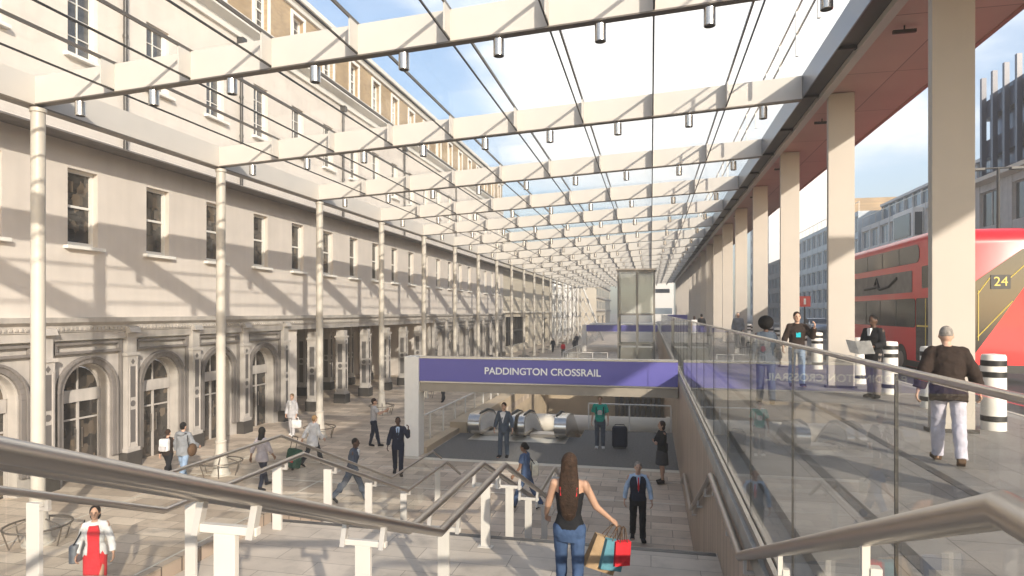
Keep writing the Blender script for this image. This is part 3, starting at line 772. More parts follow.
# escalators
def escalator(xc, label, outer):
    t = thing('escalator', label, 'escalator', (xc, 25, 0), 0, 'escalators going down from the landing')
    z0 = 0; w = .62
    def path(x, r=0.0):
        pts = []
        for k in range(9):
            a = pi * 1.5 - pi * k / 8
            pts.append((x, 24.35 + .42 * cos(a) * 1.0, .56 + .42 * sin(a)))
        pts += [(x, 25.3, .98), (x, 26.2, .80), (x, 27.2, .30), (x, 40, -7.1)]
        return pts
    for s in (-1, 1):
        x = xc + s * (w + .14)
        wid = .46 if s in outer else .24
        xo = x + s * wid / 2 * 0
        cl = MB(); pr = [(24.20 + .40 * cos(a), .56 + .40 * sin(a)) for a in [pi * 1.5 - pi * k / 12 for k in range(13)]] + [(25.3, .93), (26.2, .76), (27.2, .27), (40, -7.14), (40, -8.0), (26.6, -.1), (25.6, .12)]
        cl.prism(pr, 'x', x - wid / 2, x + wid / 2); b = obj('balustrade', cl, 'steel_bright', t, True)
        ip = MB(); pr2 = [(24.05, .30), (24.0, .62), (24.25, .86), (25.25, .86), (26.15, .70), (27.1, .2), (39.8, -7.2), (39.8, -7.7), (26.8, -.1), (25.7, .2)]
        xi = x - s * wid / 2
        ip.prism(pr2, 'x', xi - s * .012, xi - s * .001); obj('inner_panel', ip, 'white_paint', t)
        hr = MB(); hr.tube(path(x - s * (wid / 2 - .05)), .045, 8); obj('handrail', hr, 'black_rubber', t, True)
    stp = MB(); stp.box(xc - w, 24.9, -.05, xc + w, 25.9, .012)
    for k in range(36):
        yy = 25.9 + k * .38; stp.box(xc - w, yy, -.4 - k * .22, xc + w, yy + .38, -.03 - k * .22)
    obj('steps', stp, 'steel', t)
    cmb = MB(); cmb.box(xc - w - .35, 23.75, .005, xc + w + .35, 24.88, .013); obj('comb_plate', cmb, 'pale_strip', t)
    bx = MB(); bx.box(xc - w + .06, 24.62, .013, xc + w - .06, 24.86, .17); obj('barrier', bx, 'steel', t, bevel=.01)
escalator(-6.05, 'steel escalator beside the upstand wall, the farther one from the green traveller', (-1,))
escalator(-4.15, 'steel escalator with pale side panels, the nearer one to the green traveller', (1,))
mb = MB(); mb.box(-7.4, 25.0, -.3, -7.0, 25.1, 0)
for y, z, r, lb in ((29.6, -.28, .44, 'thick round concrete strut crossing the pit just behind the escalators'), (43.0, -.35, .36, 'slimmer round concrete strut crossing the far end of the pit')):
    mb = MB(); mb.cyl((-7.39, y, z), (XW - .01, y, z), r, n=24)
    for x in (-7.36, XW - .2): mb.cyl((x, y, z), (x + .17, y, z), r + .06, n=24)
    tag(obj('round_strut', mb, 'concrete_pale', smooth=True), lb, 'strut', 'round struts across the pit')
mb = MB()
for k in range(9): mb.box(-2.5 + k * .37, 45.6, -3.0, -2.3 + k * .37, 45.95, -.3)
tag(obj('wall_ribs', mb, 'stone_dark'), 'ribbed grey lining on the far wall of the escalator pit', 'lining')
# lift
lf = thing('glass_lift', 'tall glass lift tower with steel frame rising beyond the blue sign', 'lift', (-1.1, 48.5, 0))
x0, x1, y0, y1, zt = -2.45, .3, 47.6, 50.4, 8.1
mb = MB()
for x in (x0, (x0 + x1) / 2, x1 - .12):
    for y in (y0, y1): mb.box(x, y, 0, x + .12, y + .12, zt)
for z in (.0, 2.5, 4.75, zt - .1):
    for y in (y0, y1): mb.box(x0 + .121, y + .01, z, x1 - .121, y + .11, z + .14)
    for x in (x0 + .01, x1 - .11): mb.box(x, y0 + .121, z, x + .1, y1 - .001, z + .139)
obj('frame', mb, 'lift_steel', lf)
mb = MB(); mb.box(x0 + .02, y0 + .03, 4.9, x1 - .02, y0 + .05, zt - .1); mb.box(x0 + .03, y0 + .13, 4.9, x0 + .05, y1, zt - .1); mb.box(x1 - .05, y0 + .13, 4.9, x1 - .03, y1, zt - .1); mb.box(x0 + .02, y1 + .03, 4.9, x1 - .02, y1 + .05, zt - .1)
obj('upper_glazing', mb, 'lift_glass', lf)
mb = MB(); mb.box(x0 + .02, y0 + .03, .15, x1 - .02, y0 + .05, 4.7); mb.box(x0 + .03, y0 + .13, .15, x0 + .05, y1, 4.7); mb.box(x1 - .05, y0 + .13, .15, x1 - .03, y1, 4.7)
obj('lower_glazing', mb, 'guard_glass', lf)
mb = MB(); mb.box(x0 + .2, y0 + .3, .1, x1 - .2, y1 - .2, 2.35); obj('car', mb, 'steel', lf, bevel=.02)
mb = MB(); mb.box(x0 - .1, y0 - .1, zt, x1 + .1, y1 + .2, zt + .12); obj('roof', mb, 'steel', lf)
mb = MB(); mb.box(XW - .6, 46.9, 2.86, XW + .4, 49.4, 2.98)
# second entrance further on
s2 = thing('far_portal', 'second blue fascia over the farther entrance beyond the lift', 'sign', (-4, 82, 0))
mb = MB(); mb.box(-8.0, 80, 2.55, .8, 80.4, 3.35); obj('fascia', mb, 'sign_blue', s2)
mb = MB(); mb.box(-8.5, 79.9, 0, -8.01, 80.5, 3.4); obj('post', mb, 'white_paint', s2)
mb = MB(); mb.box(-8.0, 80.41, 3.36, .8, 90, 3.46); obj('roof', mb, 'concrete_pale', s2)
guard_line('farther_balustrade', 'glass balustrade with white posts before the farther entrance', [(-8.25, 60), (-8.25, 79.8)], 0, 1.15, 1.8)
guard_line('cross_balustrade', 'short glass balustrade with white posts crossing in front of the farther entrance', [(-8.2, 60), (-4.0, 60)], 0, 1.15, 1.4)
s3 = thing('walkway_kiosk', 'low blue banded ticket kiosk on the upper walkway in the distance', 'kiosk', (2.5, 60, ZW))
mb = MB(); mb.box(1.5, 58, ZW, 3.1, 61, 4.2); obj('counter', mb, 'concrete_pale', s3)
mb = MB(); mb.box(1.45, 57.95, 4.2, 3.15, 61.05, 4.75); obj('band', mb, 'sign_blue', s3)

# ------------------------------------------------------------------ stair
FZ = [3.52, 1.765, 0.0]
Y_1a, Y_1b, Y_2a, Y_2b = 1.64, 6.0, 8.85, 13.15
XS0, XS1 = -5.72, XW - .004
mb = MB()
def flight(mb, y0, y1, za, zb_, n=11):
    dz = (za - zb_) / n; dy = (y1 - y0) / (n - 1)
    for k in range(n - 1):
        mb.box(XS0, y0 + k * dy, -.2, XS1, y0 + (k + 1) * dy, za - (k + 1) * dz)
mb.box(XS0, -6, -.2, XS1, Y_1a, FZ[0])
flight(mb, Y_1a, Y_1b, FZ[0], FZ[1])
mb.box(XS0, Y_1b, -.2, XS1, Y_2a, FZ[1])
flight(mb, Y_2a, Y_2b, FZ[1], FZ[2])
struct('stairs', mb, 'step_stone')
mb = MB()
for (ya, yb, za, zc) in ((Y_1a, Y_1b, FZ[0], FZ[1]), (Y_2a, Y_2b, FZ[1], FZ[2])):
    mb.box(XS0 + .02, ya - .13, za + .0005, XS1 - .02, ya - .02, za + .004)
    for k in range(10):
        ye = ya + (k + 1) * (yb - ya) / 10; zz = za - (k + 1) * (za - zc) / 11
        mb.box(XS0 + .02, ye - .07, zz + .0005, XS1 - .02, ye - .015, zz + .004)
struct('step_nosing', mb, 'gutter_dark')
mb = MB()
mb.prism([(-6, -.1), (Y_2b + .1, -.1), (Y_2b + .1, .12), (Y_2a + .2, FZ[1] + .18), (Y_1b + .2, FZ[1] + .18), (Y_1a + .2, FZ[0] + .18), (-6, FZ[0] + .18)], 'x', XS0 - .12, XS0 - .003)
tag(obj('stair_stringer', mb, 'clad_brown'), 'brown stringer along the open left edge of the stairs', 'stringer')
RZ = [4.55, 2.795, 1.03]
def rail_pts(x, dz=0.0, y_start=-2.0, tail=True):
    p = [(x, y_start, RZ[0] + dz), (x, Y_1a, RZ[0] + dz), (x, Y_1b, RZ[1] + dz), (x, Y_2a, RZ[1] + dz), (x, Y_2b, RZ[2] + dz), (x, 15.9, RZ[2] + dz)]
    if tail: p.append((x, 17.1, .42 + dz))
    return p
def rail_z(y, pts):
    for a, b in zip(pts[:-1], pts[1:]):
        if a[1] <= y <= b[1]: return a[2] + (b[2] - a[2]) * (y - a[1]) / (b[1] - a[1])
    return pts[-1][2]
def floor_z(y):
    if y < Y_1a: return FZ[0]
    if y < Y_1b: return FZ[0] - (FZ[0] - FZ[1]) / 10 * min(10, int((y - Y_1a) / ((Y_1b - Y_1a) / 10)) + 1) * 10 / 11
    if y < Y_2a: return FZ[1]
    if y < Y_2b: return FZ[1] - FZ[1] / 11 * (int((y - Y_2a) / ((Y_2b - Y_2a) / 10)) + 1)
    return 0.0
PYS = [1.2, 2.97, 4.62, 6.6, 8.4, 9.9, 11.5, 13.3, 15.6]
# centre: twin rails
t = thing('stair_handrail', 'twin steel handrail on white T-shaped posts down the middle of the stairs', 'handrail', (-2.22, 6, 0))
for x in (-2.39, -2.06): 
    rp_ = rail_pts(x); rp_[0] = (x, -2, 4.75); rp_[1] = (x, 1.15, 4.75); m_ = MB(); m_.tube(rp_, .043, 16); obj('rail', m_, 'steel', t, True)
pts = rail_pts(-2.2)
for y in PYS:
    z = rail_z(y, pts); m_ = MB()
    m_.box(-2.29, y - .02, floor_z(y), -2.16, y + .02, z - .20); m_.box(-2.42, y - .022, z - .20, -2.03, y + .022, z - .155)
    m_.box(-2.33, y - .06, floor_z(y), -2.12, y + .06, floor_z(y) + .012)
    p_ = obj('post', m_, 'rail_post', t, bevel=.004)
    for x in (-2.39, -2.06):
        m_ = MB(); m_.hexa([(x - .02, y - .045, z - .21), (x + .02, y - .045, z - .21), (x + .02, y + .0, z - .21), (x - .02, y + .0, z - .21),
                 (x - .02, y + .01, z - .03), (x + .02, y + .01, z - .03), (x + .02, y + .055, z - .03), (x - .02, y + .055, z - .03)])
        obj('bracket', m_, 'bracket_metal', p_)
# left: rail on posts inside a glass guard
t = thing('stair_handrail', 'steel handrail on flat white posts along the open left side of the stairs', 'handrail', (-5.28, 6, 0))
m_ = MB(); m_.tube(rail_pts(-5.28), .036, 14); obj('rail', m_, 'steel', t, True)
pts = rail_pts(-5.28)
for y in PYS:
    z = rail_z(y, pts); m_ = MB(); m_.box(-5.50, y - .022, floor_z(y), -5.355, y + .022, z - .07); p_ = obj('post', m_, 'rail_post', t, bevel=.004)
    m_ = MB(); m_.box(-5.354, y - .018, z - .13, -5.26, y + .018, z - .10); m_.box(-5.30, y - .017, z - .10, -5.262, y + .017, z - .025); obj('bracket', m_, 'bracket_metal', p_)
t = thing('stair_glass_guard', 'clear glass guard with slim top rail on the open left edge of the stairs', 'balustrade', (-5.72, 6, 0))
gp = rail_pts(-5.66, .27)
m_ = MB(); m_.tube(gp[:-1] + [(-5.66, 16.6, .95)], .024, 10); obj('handrail', m_, 'steel', t, True)
ys = [-1.0, .3, Y_1a, 3.1, 4.55, Y_1b, 7.4, Y_2a, 10.3, 11.7, Y_2b, 14.5, 15.88]
nose = [(0, -6, FZ[0]), (0, Y_1a, FZ[0]), (0, Y_1b, FZ[1]), (0, Y_2a, FZ[1]), (0, Y_2b, 0), (0, 20, 0)]
for a, b in zip(ys[:-1], ys[1:]):
    a2, b2 = a + .012, b - .012
    za, zb2 = rail_z(a2, nose) + .19, rail_z(b2, nose) + .19
    ta, tb = rail_z(a2, gp) - .02, rail_z(b2, gp) - .02
    m_ = MB(); m_.hexa([(-5.668, a2, za), (-5.652, a2, za), (-5.652, b2, zb2), (-5.668, b2, zb2), (-5.668, a2, ta), (-5.652, a2, ta), (-5.652, b2, tb), (-5.668, b2, tb)])
    obj('glass_panel', m_, 'guard_glass', t)
# right: wall handrail
t = thing('wall_handrail', 'steel handrail on short brackets along the brown flank wall', 'handrail', (.74, 6, 0))
m_ = MB(); m_.tube([(.785, -2, 4.55)] + rail_pts(.785)[1:6] + [(.785, 17.0, .55)], .043, 16); obj('rail', m_, 'steel', t, True)
for y in (1.0, 2.6, 4.2, 5.7, 7.0, 8.5, 9.8, 11.3, 12.8, 14.4, 15.6):
    z = rail_z(y, rail_pts(.785)); m_ = MB(); m_.box(.772, y - .014, z - .16, .80, y + .014, z - .035); 
    m_.box(.80, y - .013, z - .16, XW - .002 if z < 3.0 else .82, y + .013, z - .13)
    if z > 3.0: m_.box(.80, y - .02, rail_z(y, nose), .84, y + .02, z - .12)
    obj('bracket', m_, 'rail_post', t)
# right: tall glass guard on the flank wall, along the walkway
t = thing('walkway_glass_guard', 'tall clear glass guard with flat steel top rail along the upper walkway edge', 'balustrade', (1.05, 10, 3))
XG = XW + .06
js = [-1.0, .88] + [2.71 + 1.83 * k for k in range(0, 32)]
for a, b in zip(js[:-1], js[1:]):
    m_ = MB(); m_.box(XG - .006, a + .004, 3.0, XG + .006, b - .004, 4.76); obj('glass_panel', m_, 'guard_glass', t)
    m_ = MB(); m_.box(XG - .0065, b - .0035, 3.0, XG + .0065, b + .0035, 4.76); obj('joint', m_, 'dark_metal', t)
m_ = MB(); m_.box(XG - .014, -1, 4.765, XG + .014, js[-1], 4.79); obj('handrail', m_, 'steel_bright', t, bevel=.006)
m_ = MB(); m_.box(XG - .05, -1, 3.001, XG - .012, js[-1], 3.07); m_.box(XG + .012, -1, 3.001, XG + .05, js[-1], 3.07); obj('shoe', m_, 'steel', t)

# ------------------------------------------------------------------ street side buildings
def grid_building(label, x, y0, y1, z0, z1, cols, rows, wm, gm, pier=.25, span=.35, depth=14, rec=.3, top=.5, cat='building', name='office_building', frame=None, onwest=True, parent=None):
    t = parent or thing(name, label, cat, (x, (y0 + y1) / 2, z0))
    dy = (y1 - y0) / cols; dz = (z1 - z0 - top) / rows; mb = MB()
    mb.box(x + rec, y0, z0, x + depth, y1, z1 - .01)
    for c in range(cols + 1):
        yc = y0 + c * dy; w = dy * pier / 2
        mb.box(x, max(y0, yc - w), z0, x + rec - .001, min(y1, yc + w), z1)
    for c in range(cols):
        a, b = y0 + c * dy + dy * pier / 2, y0 + (c + 1) * dy - dy * pier / 2
        for r in range(rows): mb.box(x + .03, a, z0 + r * dz, x + rec - .002, b, z0 + r * dz + dz * span)
        mb.box(x + .03, a, z0 + rows * dz, x + rec - .002, b, z1)
    obj('wall', mb, wm, t)
    for c in range(cols):
        a, b = y0 + c * dy + dy * pier / 2, y0 + (c + 1) * dy - dy * pier / 2
        for r in range(rows):
            f = MB(); za, zb_ = z0 + r * dz + dz * span, z0 + (r + 1) * dz
            f.box(x + .16, a, za, x + rec - .003, a + .08, zb_); f.box(x + .16, b - .08, za, x + rec - .003, b, zb_); f.box(x + .16, a + .08, zb_ - .08, x + rec - .003, b - .08, zb_)
            f.box(x + .17, (a + b) / 2 - .03, za, x + rec - .003, (a + b) / 2 + .03, zb_ - .08)
            w = obj('window', f, frame or wm, t)
            g = MB(); g.box(x + .21, a + .08, za, x + rec - .004, b - .08, zb_ - .08); obj('pane', g, gm, w)
    return t
ob = grid_building('grey office block with glazed strips and a set-back glass top floor behind the bus', 22, 50, 74, 3, 14.0, 9, 4, 'office_wall', 'blue_glass', .12, .32, frame='white_paint')
mb = MB(); mb.box(24.2, 52, 13.99, 34, 74, 16.2); obj('roof_storey', mb, 'blue_glass', ob)
mb = MB(); mb.box(23.9, 51.6, 16.21, 34.4, 74.2, 16.45)
for k in range(12): mb.box(24.0, 52 + k * 2, 14.0, 24.18, 52.12 + k * 2, 16.2)
obj('roof_edge', mb, 'office_wall', ob)
mb = MB()
for k in range(13): mb.box(22.1, 50.1 + k * 1.98, 14.01, 22.14, 50.14 + k * 1.98, 15.0)
mb.box(22.09, 50, 15.0, 22.15, 74, 15.06); obj('roof_rail', mb, 'steel', ob)
mb = MB(); mb.box(21.2, 58.2, 11.0, 21.99, 62.6, 13.7); bxo = obj('bay_window', mb, 'white_paint', ob)
mb = MB(); mb.box(21.12, 58.6, 11.4, 21.19, 62.2, 13.3); mb.box(21.35, 58.13, 11.4, 21.9, 58.19, 13.3); obj('pane', mb, 'dark_glass', bxo)
ob = grid_building('blue-grey curtain walled office farther along the street with a brown roof hut', 22, 75, 104, 3, 16.0, 10, 5, 'office_blue', 'blue_glass', .10, .30, frame='white_paint')
mb = MB(); mb.box(24, 86, 16.01, 32, 92, 19.2); obj('roof_hut', mb, 'london_brick', ob)
mb = MB()
for k in range(14): mb.box(22.1, 75.1 + k * 2.2, 16.01, 22.14, 75.14 + k * 2.2, 17.0)
mb.box(22.09, 75, 17.0, 22.15, 104, 17.06); obj('roof_rail', mb, 'steel', ob)
grid_building('white tower slab with horizontal window bands rising behind the street', 46, 200, 236, 3, 47, 6, 12, 'tower_white', 'blue_glass', .04, .5, 6, name='tower_block', cat='tower', frame='tower_white')
tb = grid_building('pale ribbed tower far along the street, farthest of the street buildings', 24, 140, 165, 3, 34, 8, 11, 'tower_white', 'blue_glass', .15, .45, 14, name='tower_block', cat='tower', frame='tower_white')
grid_building('dark glazed block low between the office and the ribbed tower', 22.5, 105, 138, 3, 14.5, 10, 4, 'stone_dark', 'blue_glass', .12, .35, name='office_building')
nb = grid_building('stone fronted building topped with dark blue storeys and upright fins', 22, 26, 49.8, 3, 13.6, 6, 3, 'stone', 'dark_glass', .35, .3, name='blue_finned_building')
mb = MB(); mb.prism([(22, 13.6), (21.5, 13.75), (21.45, 14.0), (24, 14.0), (24, 13.6)], 'y', 26, 49.8); obj('cornice', mb, 'concrete_pale', nb)
for z0, z1 in ((14.0, 14.5), (15.5, 16.7), (18.2, 19.4)):
    mb = MB(); mb.box(22.4, 26, z0, 36, 49.8, z1); obj('floor_band', mb, 'navy_panel', nb)
for z0, z1 in ((14.5, 15.5), (16.7, 18.2), (19.4, 20.0)):
    mb = MB(); mb.box(22.9, 26.1, z0, 35.9, 49.7, z1); obj('upper_glazing', mb, 'navy_glass', nb)
for k in range(17):
    mb = MB(); mb.box(22.1, 26.3 + k * 1.42, 14.01, 22.39, 26.55 + k * 1.42, 21.0); obj('fin', mb, 'navy_panel', nb)

# ------------------------------------------------------------------ double-decker bus
bx0, bx1, by0, by1, bz = 8.0, 10.5, 20.0, 31.2, 3.0
bus = thing('double_decker_bus', 'red double-decker bus with a glazed rear corner standing at the kerb', 'bus', (9.25, 25.6, bz))
def bsec(y, ins, top, bot):
    r = .38; pts = []
    xa, xb = bx0 + ins, bx1 - ins
    pts += [(xa, y, bot), ]
    for k in range(7):
        a = pi - k * pi / 12; pts.append((xa + r + r * cos(a), y, top - r * .8 + r * .8 * sin(a)))
    for k in range(7):
        a = pi / 2 - k * pi / 12; pts.append((xb - r + r * cos(a), y, top - r * .8 + r * .8 * sin(a)))
    pts.append((xb, y, bot))
    return pts
mb = MB()
secs = [(by0, .12, 6.95, 3.32), (by0 + .05, .07, 7.10, 3.30), (by0 + .18, .03, 7.25, 3.29), (by0 + .45, 0.0, 7.37, 3.28), (by0 + 1.0, 0, 7.44, 3.28), (by1 - .8, 0, 7.44, 3.28), (by1 - .3, .02, 7.36, 3.28), (by1, .10, 7.1, 3.3)]
mb.loft([bsec(*s) for s in secs]); obj('body', mb, 'bus_red', bus, True)
def rrect(y0, y1, z0, z1, r=.2, n=5):
    p = []
    for cy, cz, a0 in ((y1 - r, z1 - r, 0), (y0 + r, z1 - r, pi / 2), (y0 + r, z0 + r, pi), (y1 - r, z0 + r, 3 * pi / 2)):
        for k in range(n + 1): a = a0 + k * pi / 2 / n; p.append((cy + r * cos(a), cz + r * sin(a)))
    return p
def side_panel(y0, y1, z0, z1, m, name, r=.2, pr=.014, parent=None):
    q = MB(); q.prism(rrect(y0, y1, z0, z1, r), 'x', bx0 - pr, bx0 + .05); return obj(name, q, m, parent or bus)
uw = side_panel(by0 + 1.45, by1 - .6, 6.52, 7.08, 'bus_dark', 'upper_window', .22)
q = MB()
for k in range(1, 6): q.box(bx0 - .018, by0 + 1.45 + k * 1.55, 6.54, bx0 - .0145, by0 + 1.50 + k * 1.55, 7.06)
obj('pillar', q, 'black', uw)
ap = side_panel(by0 + 2.0, by1 - 1.2, 5.62, 6.30, 'bus_ad', 'advert_panel', .05)
q = MB(); q.tube([(bx0 - .02, 23.2, 6.12), (bx0 - .02, 23.9, 5.88), (bx0 - .02, 24.8, 5.80), (bx0 - .02, 25.3, 5.95), (bx0 - .02, 25.1, 6.15), (bx0 - .02, 24.9, 5.9), (bx0 - .02, 26.4, 5.85)], .05, 8); obj('brush_mark', q, 'black', ap)
side_panel(by0 + .5, by0 + 1.25, 5.72, 6.38, 'bus_dark', 'stair_window', .06)
lw = side_panel(by0 + 1.75, by1 - .9, 4.52, 5.42, 'bus_dark', 'lower_window', .12)
q = MB()
for k in range(1, 6): q.box(bx0 - .018, by0 + 1.75 + k * 1.5, 4.54, bx0 - .0145, by0 + 1.82 + k * 1.5, 5.40)
obj('pillar', q, 'black', lw)
dr = side_panel(by0 + .28, by0 + 1.68, 3.5, 5.42, 'bus_dark', 'door', .08)
q = MB(); q.box(bx0 - .019, by0 + .95, 3.5, bx0 - .0145, by0 + 1.0, 5.4); q.box(bx0 - .02, by0 + .32, 4.55, bx0 - .0147, by0 + 1.6, 4.60); obj('handrail', q, 'yellow', dr)
q = MB(); q.box(bx0 - .008, by0 + .3, 3.29, bx0 + .1, by1 - .3, 3.48); obj('skirt', q, 'black', bus)
# rear face: sweeping diagonal glass
q = MB(); q.prism([(8.30, 3.75), (8.30, 5.42), (8.85, 5.86), (9.45, 6.32), (10.0, 6.74), (10.28, 6.80), (10.33, 6.3), (10.04, 5.70), (9.45, 4.76), (8.85, 3.85)], 'y', by0 - .025, by0 + .03); rg = obj('rear_window', q, 'bus_dark', bus)
q = MB()
for (a, b) in (((8.9, 4.3), (9.75, 5.3)), ((8.9, 5.5), (9.2, 5.95)), ((8.92, 4.2), (8.92, 5.6)), ((9.7, 5.95), (10.2, 6.45)), ((8.4, 4.2), (8.4, 5.3))):
    q.cyl((a[0], by0 - .03, a[1]), (b[0], by0 - .03, b[1]), .013, n=6)
obj('handrail', q, 'yellow', rg)
q = MB(); q.box(9.22, by0 - .045, 5.64, 9.70, by0 - .026, 6.03); nbp = obj('number_box', q, 'black', rg)
cu = bpy.data.curves.new('number', 'FONT'); cu.body = '24'; cu.size = .4; cu.extrude = .006; cu.align_x = 'CENTER'; cu.align_y = 'CENTER'
tob = bpy.data.objects.new('tmp_text', cu); COL.objects.link(tob); bpy.context.view_layer.update()
me24 = bpy.data.meshes.new_from_object(tob.evaluated_get(bpy.context.evaluated_depsgraph_get())); bpy.data.objects.remove(tob)
ORG[nbp.name] = ORG[bus.name]
text_mesh(me24, 'route_number', 'yellow', nbp, (9.46, by0 - .05, 5.835), .34, (radians(90), 0, 0))
q = MB(); q.box(8.2, by0 - .05, 3.30, 10.3, by0 + .1, 3.52); obj('bumper', q, 'black', bus)
for s, x in ((1, 8.35), (-1, 10.2)):
    q = MB(); q.prism([(x + .07 * cos(a * pi / 6), 4.0 - .35 * (s < 0) * 0 + .07 * sin(a * pi / 6) - .3) for a in range(12)], 'y', by0 - .02, by0 + .02); obj('tail_light', q, 'red_paint', bus)
for y in (by0 + 2.9, by1 - 2.6):
    for x in (bx0 + .02, bx1 - .32):
        q = MB(); q.cyl((x - .03, y, bz + .48), (x + .28, y, bz + .48), .48, n=24); w = obj('wheel', q, 'black_rubber', bus, True)
        q = MB(); q.cyl((x - .036, y, bz + .48), (x + .286, y, bz + .48), .25, n=20); obj('rim', q, 'steel', w)

# car on the street
car = thing('parked_car', 'blue-grey saloon car on the far part of the street', 'car', (15.4, 65, 3.0))
def csec(y, hw, zs): return [(-hw, y, zs[0]), (-hw * 1.0, y, zs[1]), (-hw * .97, y, zs[1] + .01), (-hw * .75, y, zs[2]), (hw * .75, y, zs[2]), (hw * .97, y, zs[1] + .01), (hw, y, zs[1]), (hw, y, zs[0])]
q = MB(); q.loft([csec(-2.2, .78, (.35, .62, .68)), csec(-2.1, .86, (.25, .78, .82)), csec(-1.2, .90, (.22, .86, .90)), csec(-.55, .90, (.22, .90, 1.38)), csec(.6, .90, (.22, .90, 1.44)), csec(1.5, .90, (.22, .90, .98)), csec(2.1, .86, (.25, .82, .86)), csec(2.2, .8, (.35, .65, .7))])
obj('body', q, 'car_paint', car, True, local=True)
q = MB(); q.hexa([(-.78, -1.16, .905), (.78, -1.16, .905), (.74, -.55, 1.30), (-.74, -.55, 1.30), (-.78, -1.22, .92), (.78, -1.22, .92), (.70, -.60, 1.36), (-.70, -.60, 1.36)]); obj('windscreen', q, 'dark_glass', car, local=True)
q = MB()
for s in (-1, 1): q.hexa([(s * .88, -.7, .95), (s * .88, 1.2, .95), (s * .74, .7, 1.36), (s * .74, -.45, 1.34), (s * .91, -.7, .95), (s * .91, 1.2, .95), (s * .77, .7, 1.36), (s * .77, -.45, 1.34)])
obj('side_window', q, 'dark_glass', car, local=True)
for s in (-1, 1):
    q = MB(); q.box(s * .80 - .14, -2.17, .60, s * .80 + .02 * s, -2.05, .76); obj('headlight', q, 'white_paint', car, local=True)
    for y in (-1.4, 1.35):
        q = MB(); q.cyl((s * .90, y, .32), (s * .70, y, .32), .32, n=18); w = obj('wheel', q, 'black_rubber', car, local=True)
        q = MB(); q.cyl((s * .905, y, .32), (s * .90, y, .32), .19, n=14); obj('rim', q, 'steel', w, local=True)
# bollards
def bollard_builder():
    t = thing('bollard', 'x', 'bollard', (0, 0, 0), 0, 'white banded bollards along the kerb')
    q = MB(); q.lathe([(.17, .0), (.17, 1.16), (.155, 1.20), (.0, 1.215)], n=24); obj('post', q, 'white_paint', t, True, local=True)
    for z in (.14, .84, 1.02):
        q = MB(); q.lathe([(.171, z), (.176, z + .005), (.176, z + .085), (.171, z + .09)], n=24); obj('band', q, 'black', t, True, local=True)
    return t
bl = bollard_builder()
bys = [11.5] + [13.85 + 2.15 * k for k in range(14)]
for k, y in enumerate(bys):
    lb = 'white bollard with black bands, %s from the near end of the kerb row' % ORD[k + 1]
    loc = (5.35, y, ZW)
    if k == 0: bl.location = loc; bl['label'] = lb
    else: dup(bl, loc, lb)
# signs, lamp
t = thing('street_sign', 'red square street sign on a grey post beyond the blade columns', 'sign', (9.95, 45, ZW))
q = MB(); q.cyl((9.95, 45, 2.9), (9.95, 45, 6.1), .05); obj('post', q, 'dark_metal', t)
q = MB(); q.box(9.6, 44.92, 5.35, 10.3, 44.97, 6.05); pl = obj('plate', q, 'red_paint', t)
q = MB(); q.box(9.88, 44.915, 5.5, 10.02, 44.919, 5.9); obj('mark', q, 'white_paint', pl)
t = thing('hoarding', 'red board standing at the roadside between two blade columns', 'board', (7.6, 38, ZW))
q = MB(); q.box(7.55, 37, ZW + .3, 7.62, 39.6, ZW + 1.7); obj('panel', q, 'red_paint', t)
q = MB()
for y in (37.2, 39.4): q.box(7.6, y - .04, ZW - .1, 7.68, y + .04, ZW + 1.6)
obj('leg', q, 'dark_metal', t)
t = thing('street_lamp', 'black twin armed street lamp rising behind the bus roof', 'lamp', (14.6, 31, 3))
q = MB(); q.cyl((14.6, 31, 3), (14.6, 31, 11.2), .09, .06); q.cyl((13.9, 31, 11.2), (15.3, 31, 11.2), .04); obj('pole', q, 'black', t)
for x in (13.8, 15.3):
    q = MB(); q.box(x - .25, 30.88, 11.12, x + .25, 31.12, 11.22); obj('lamp_head', q, 'black', t)

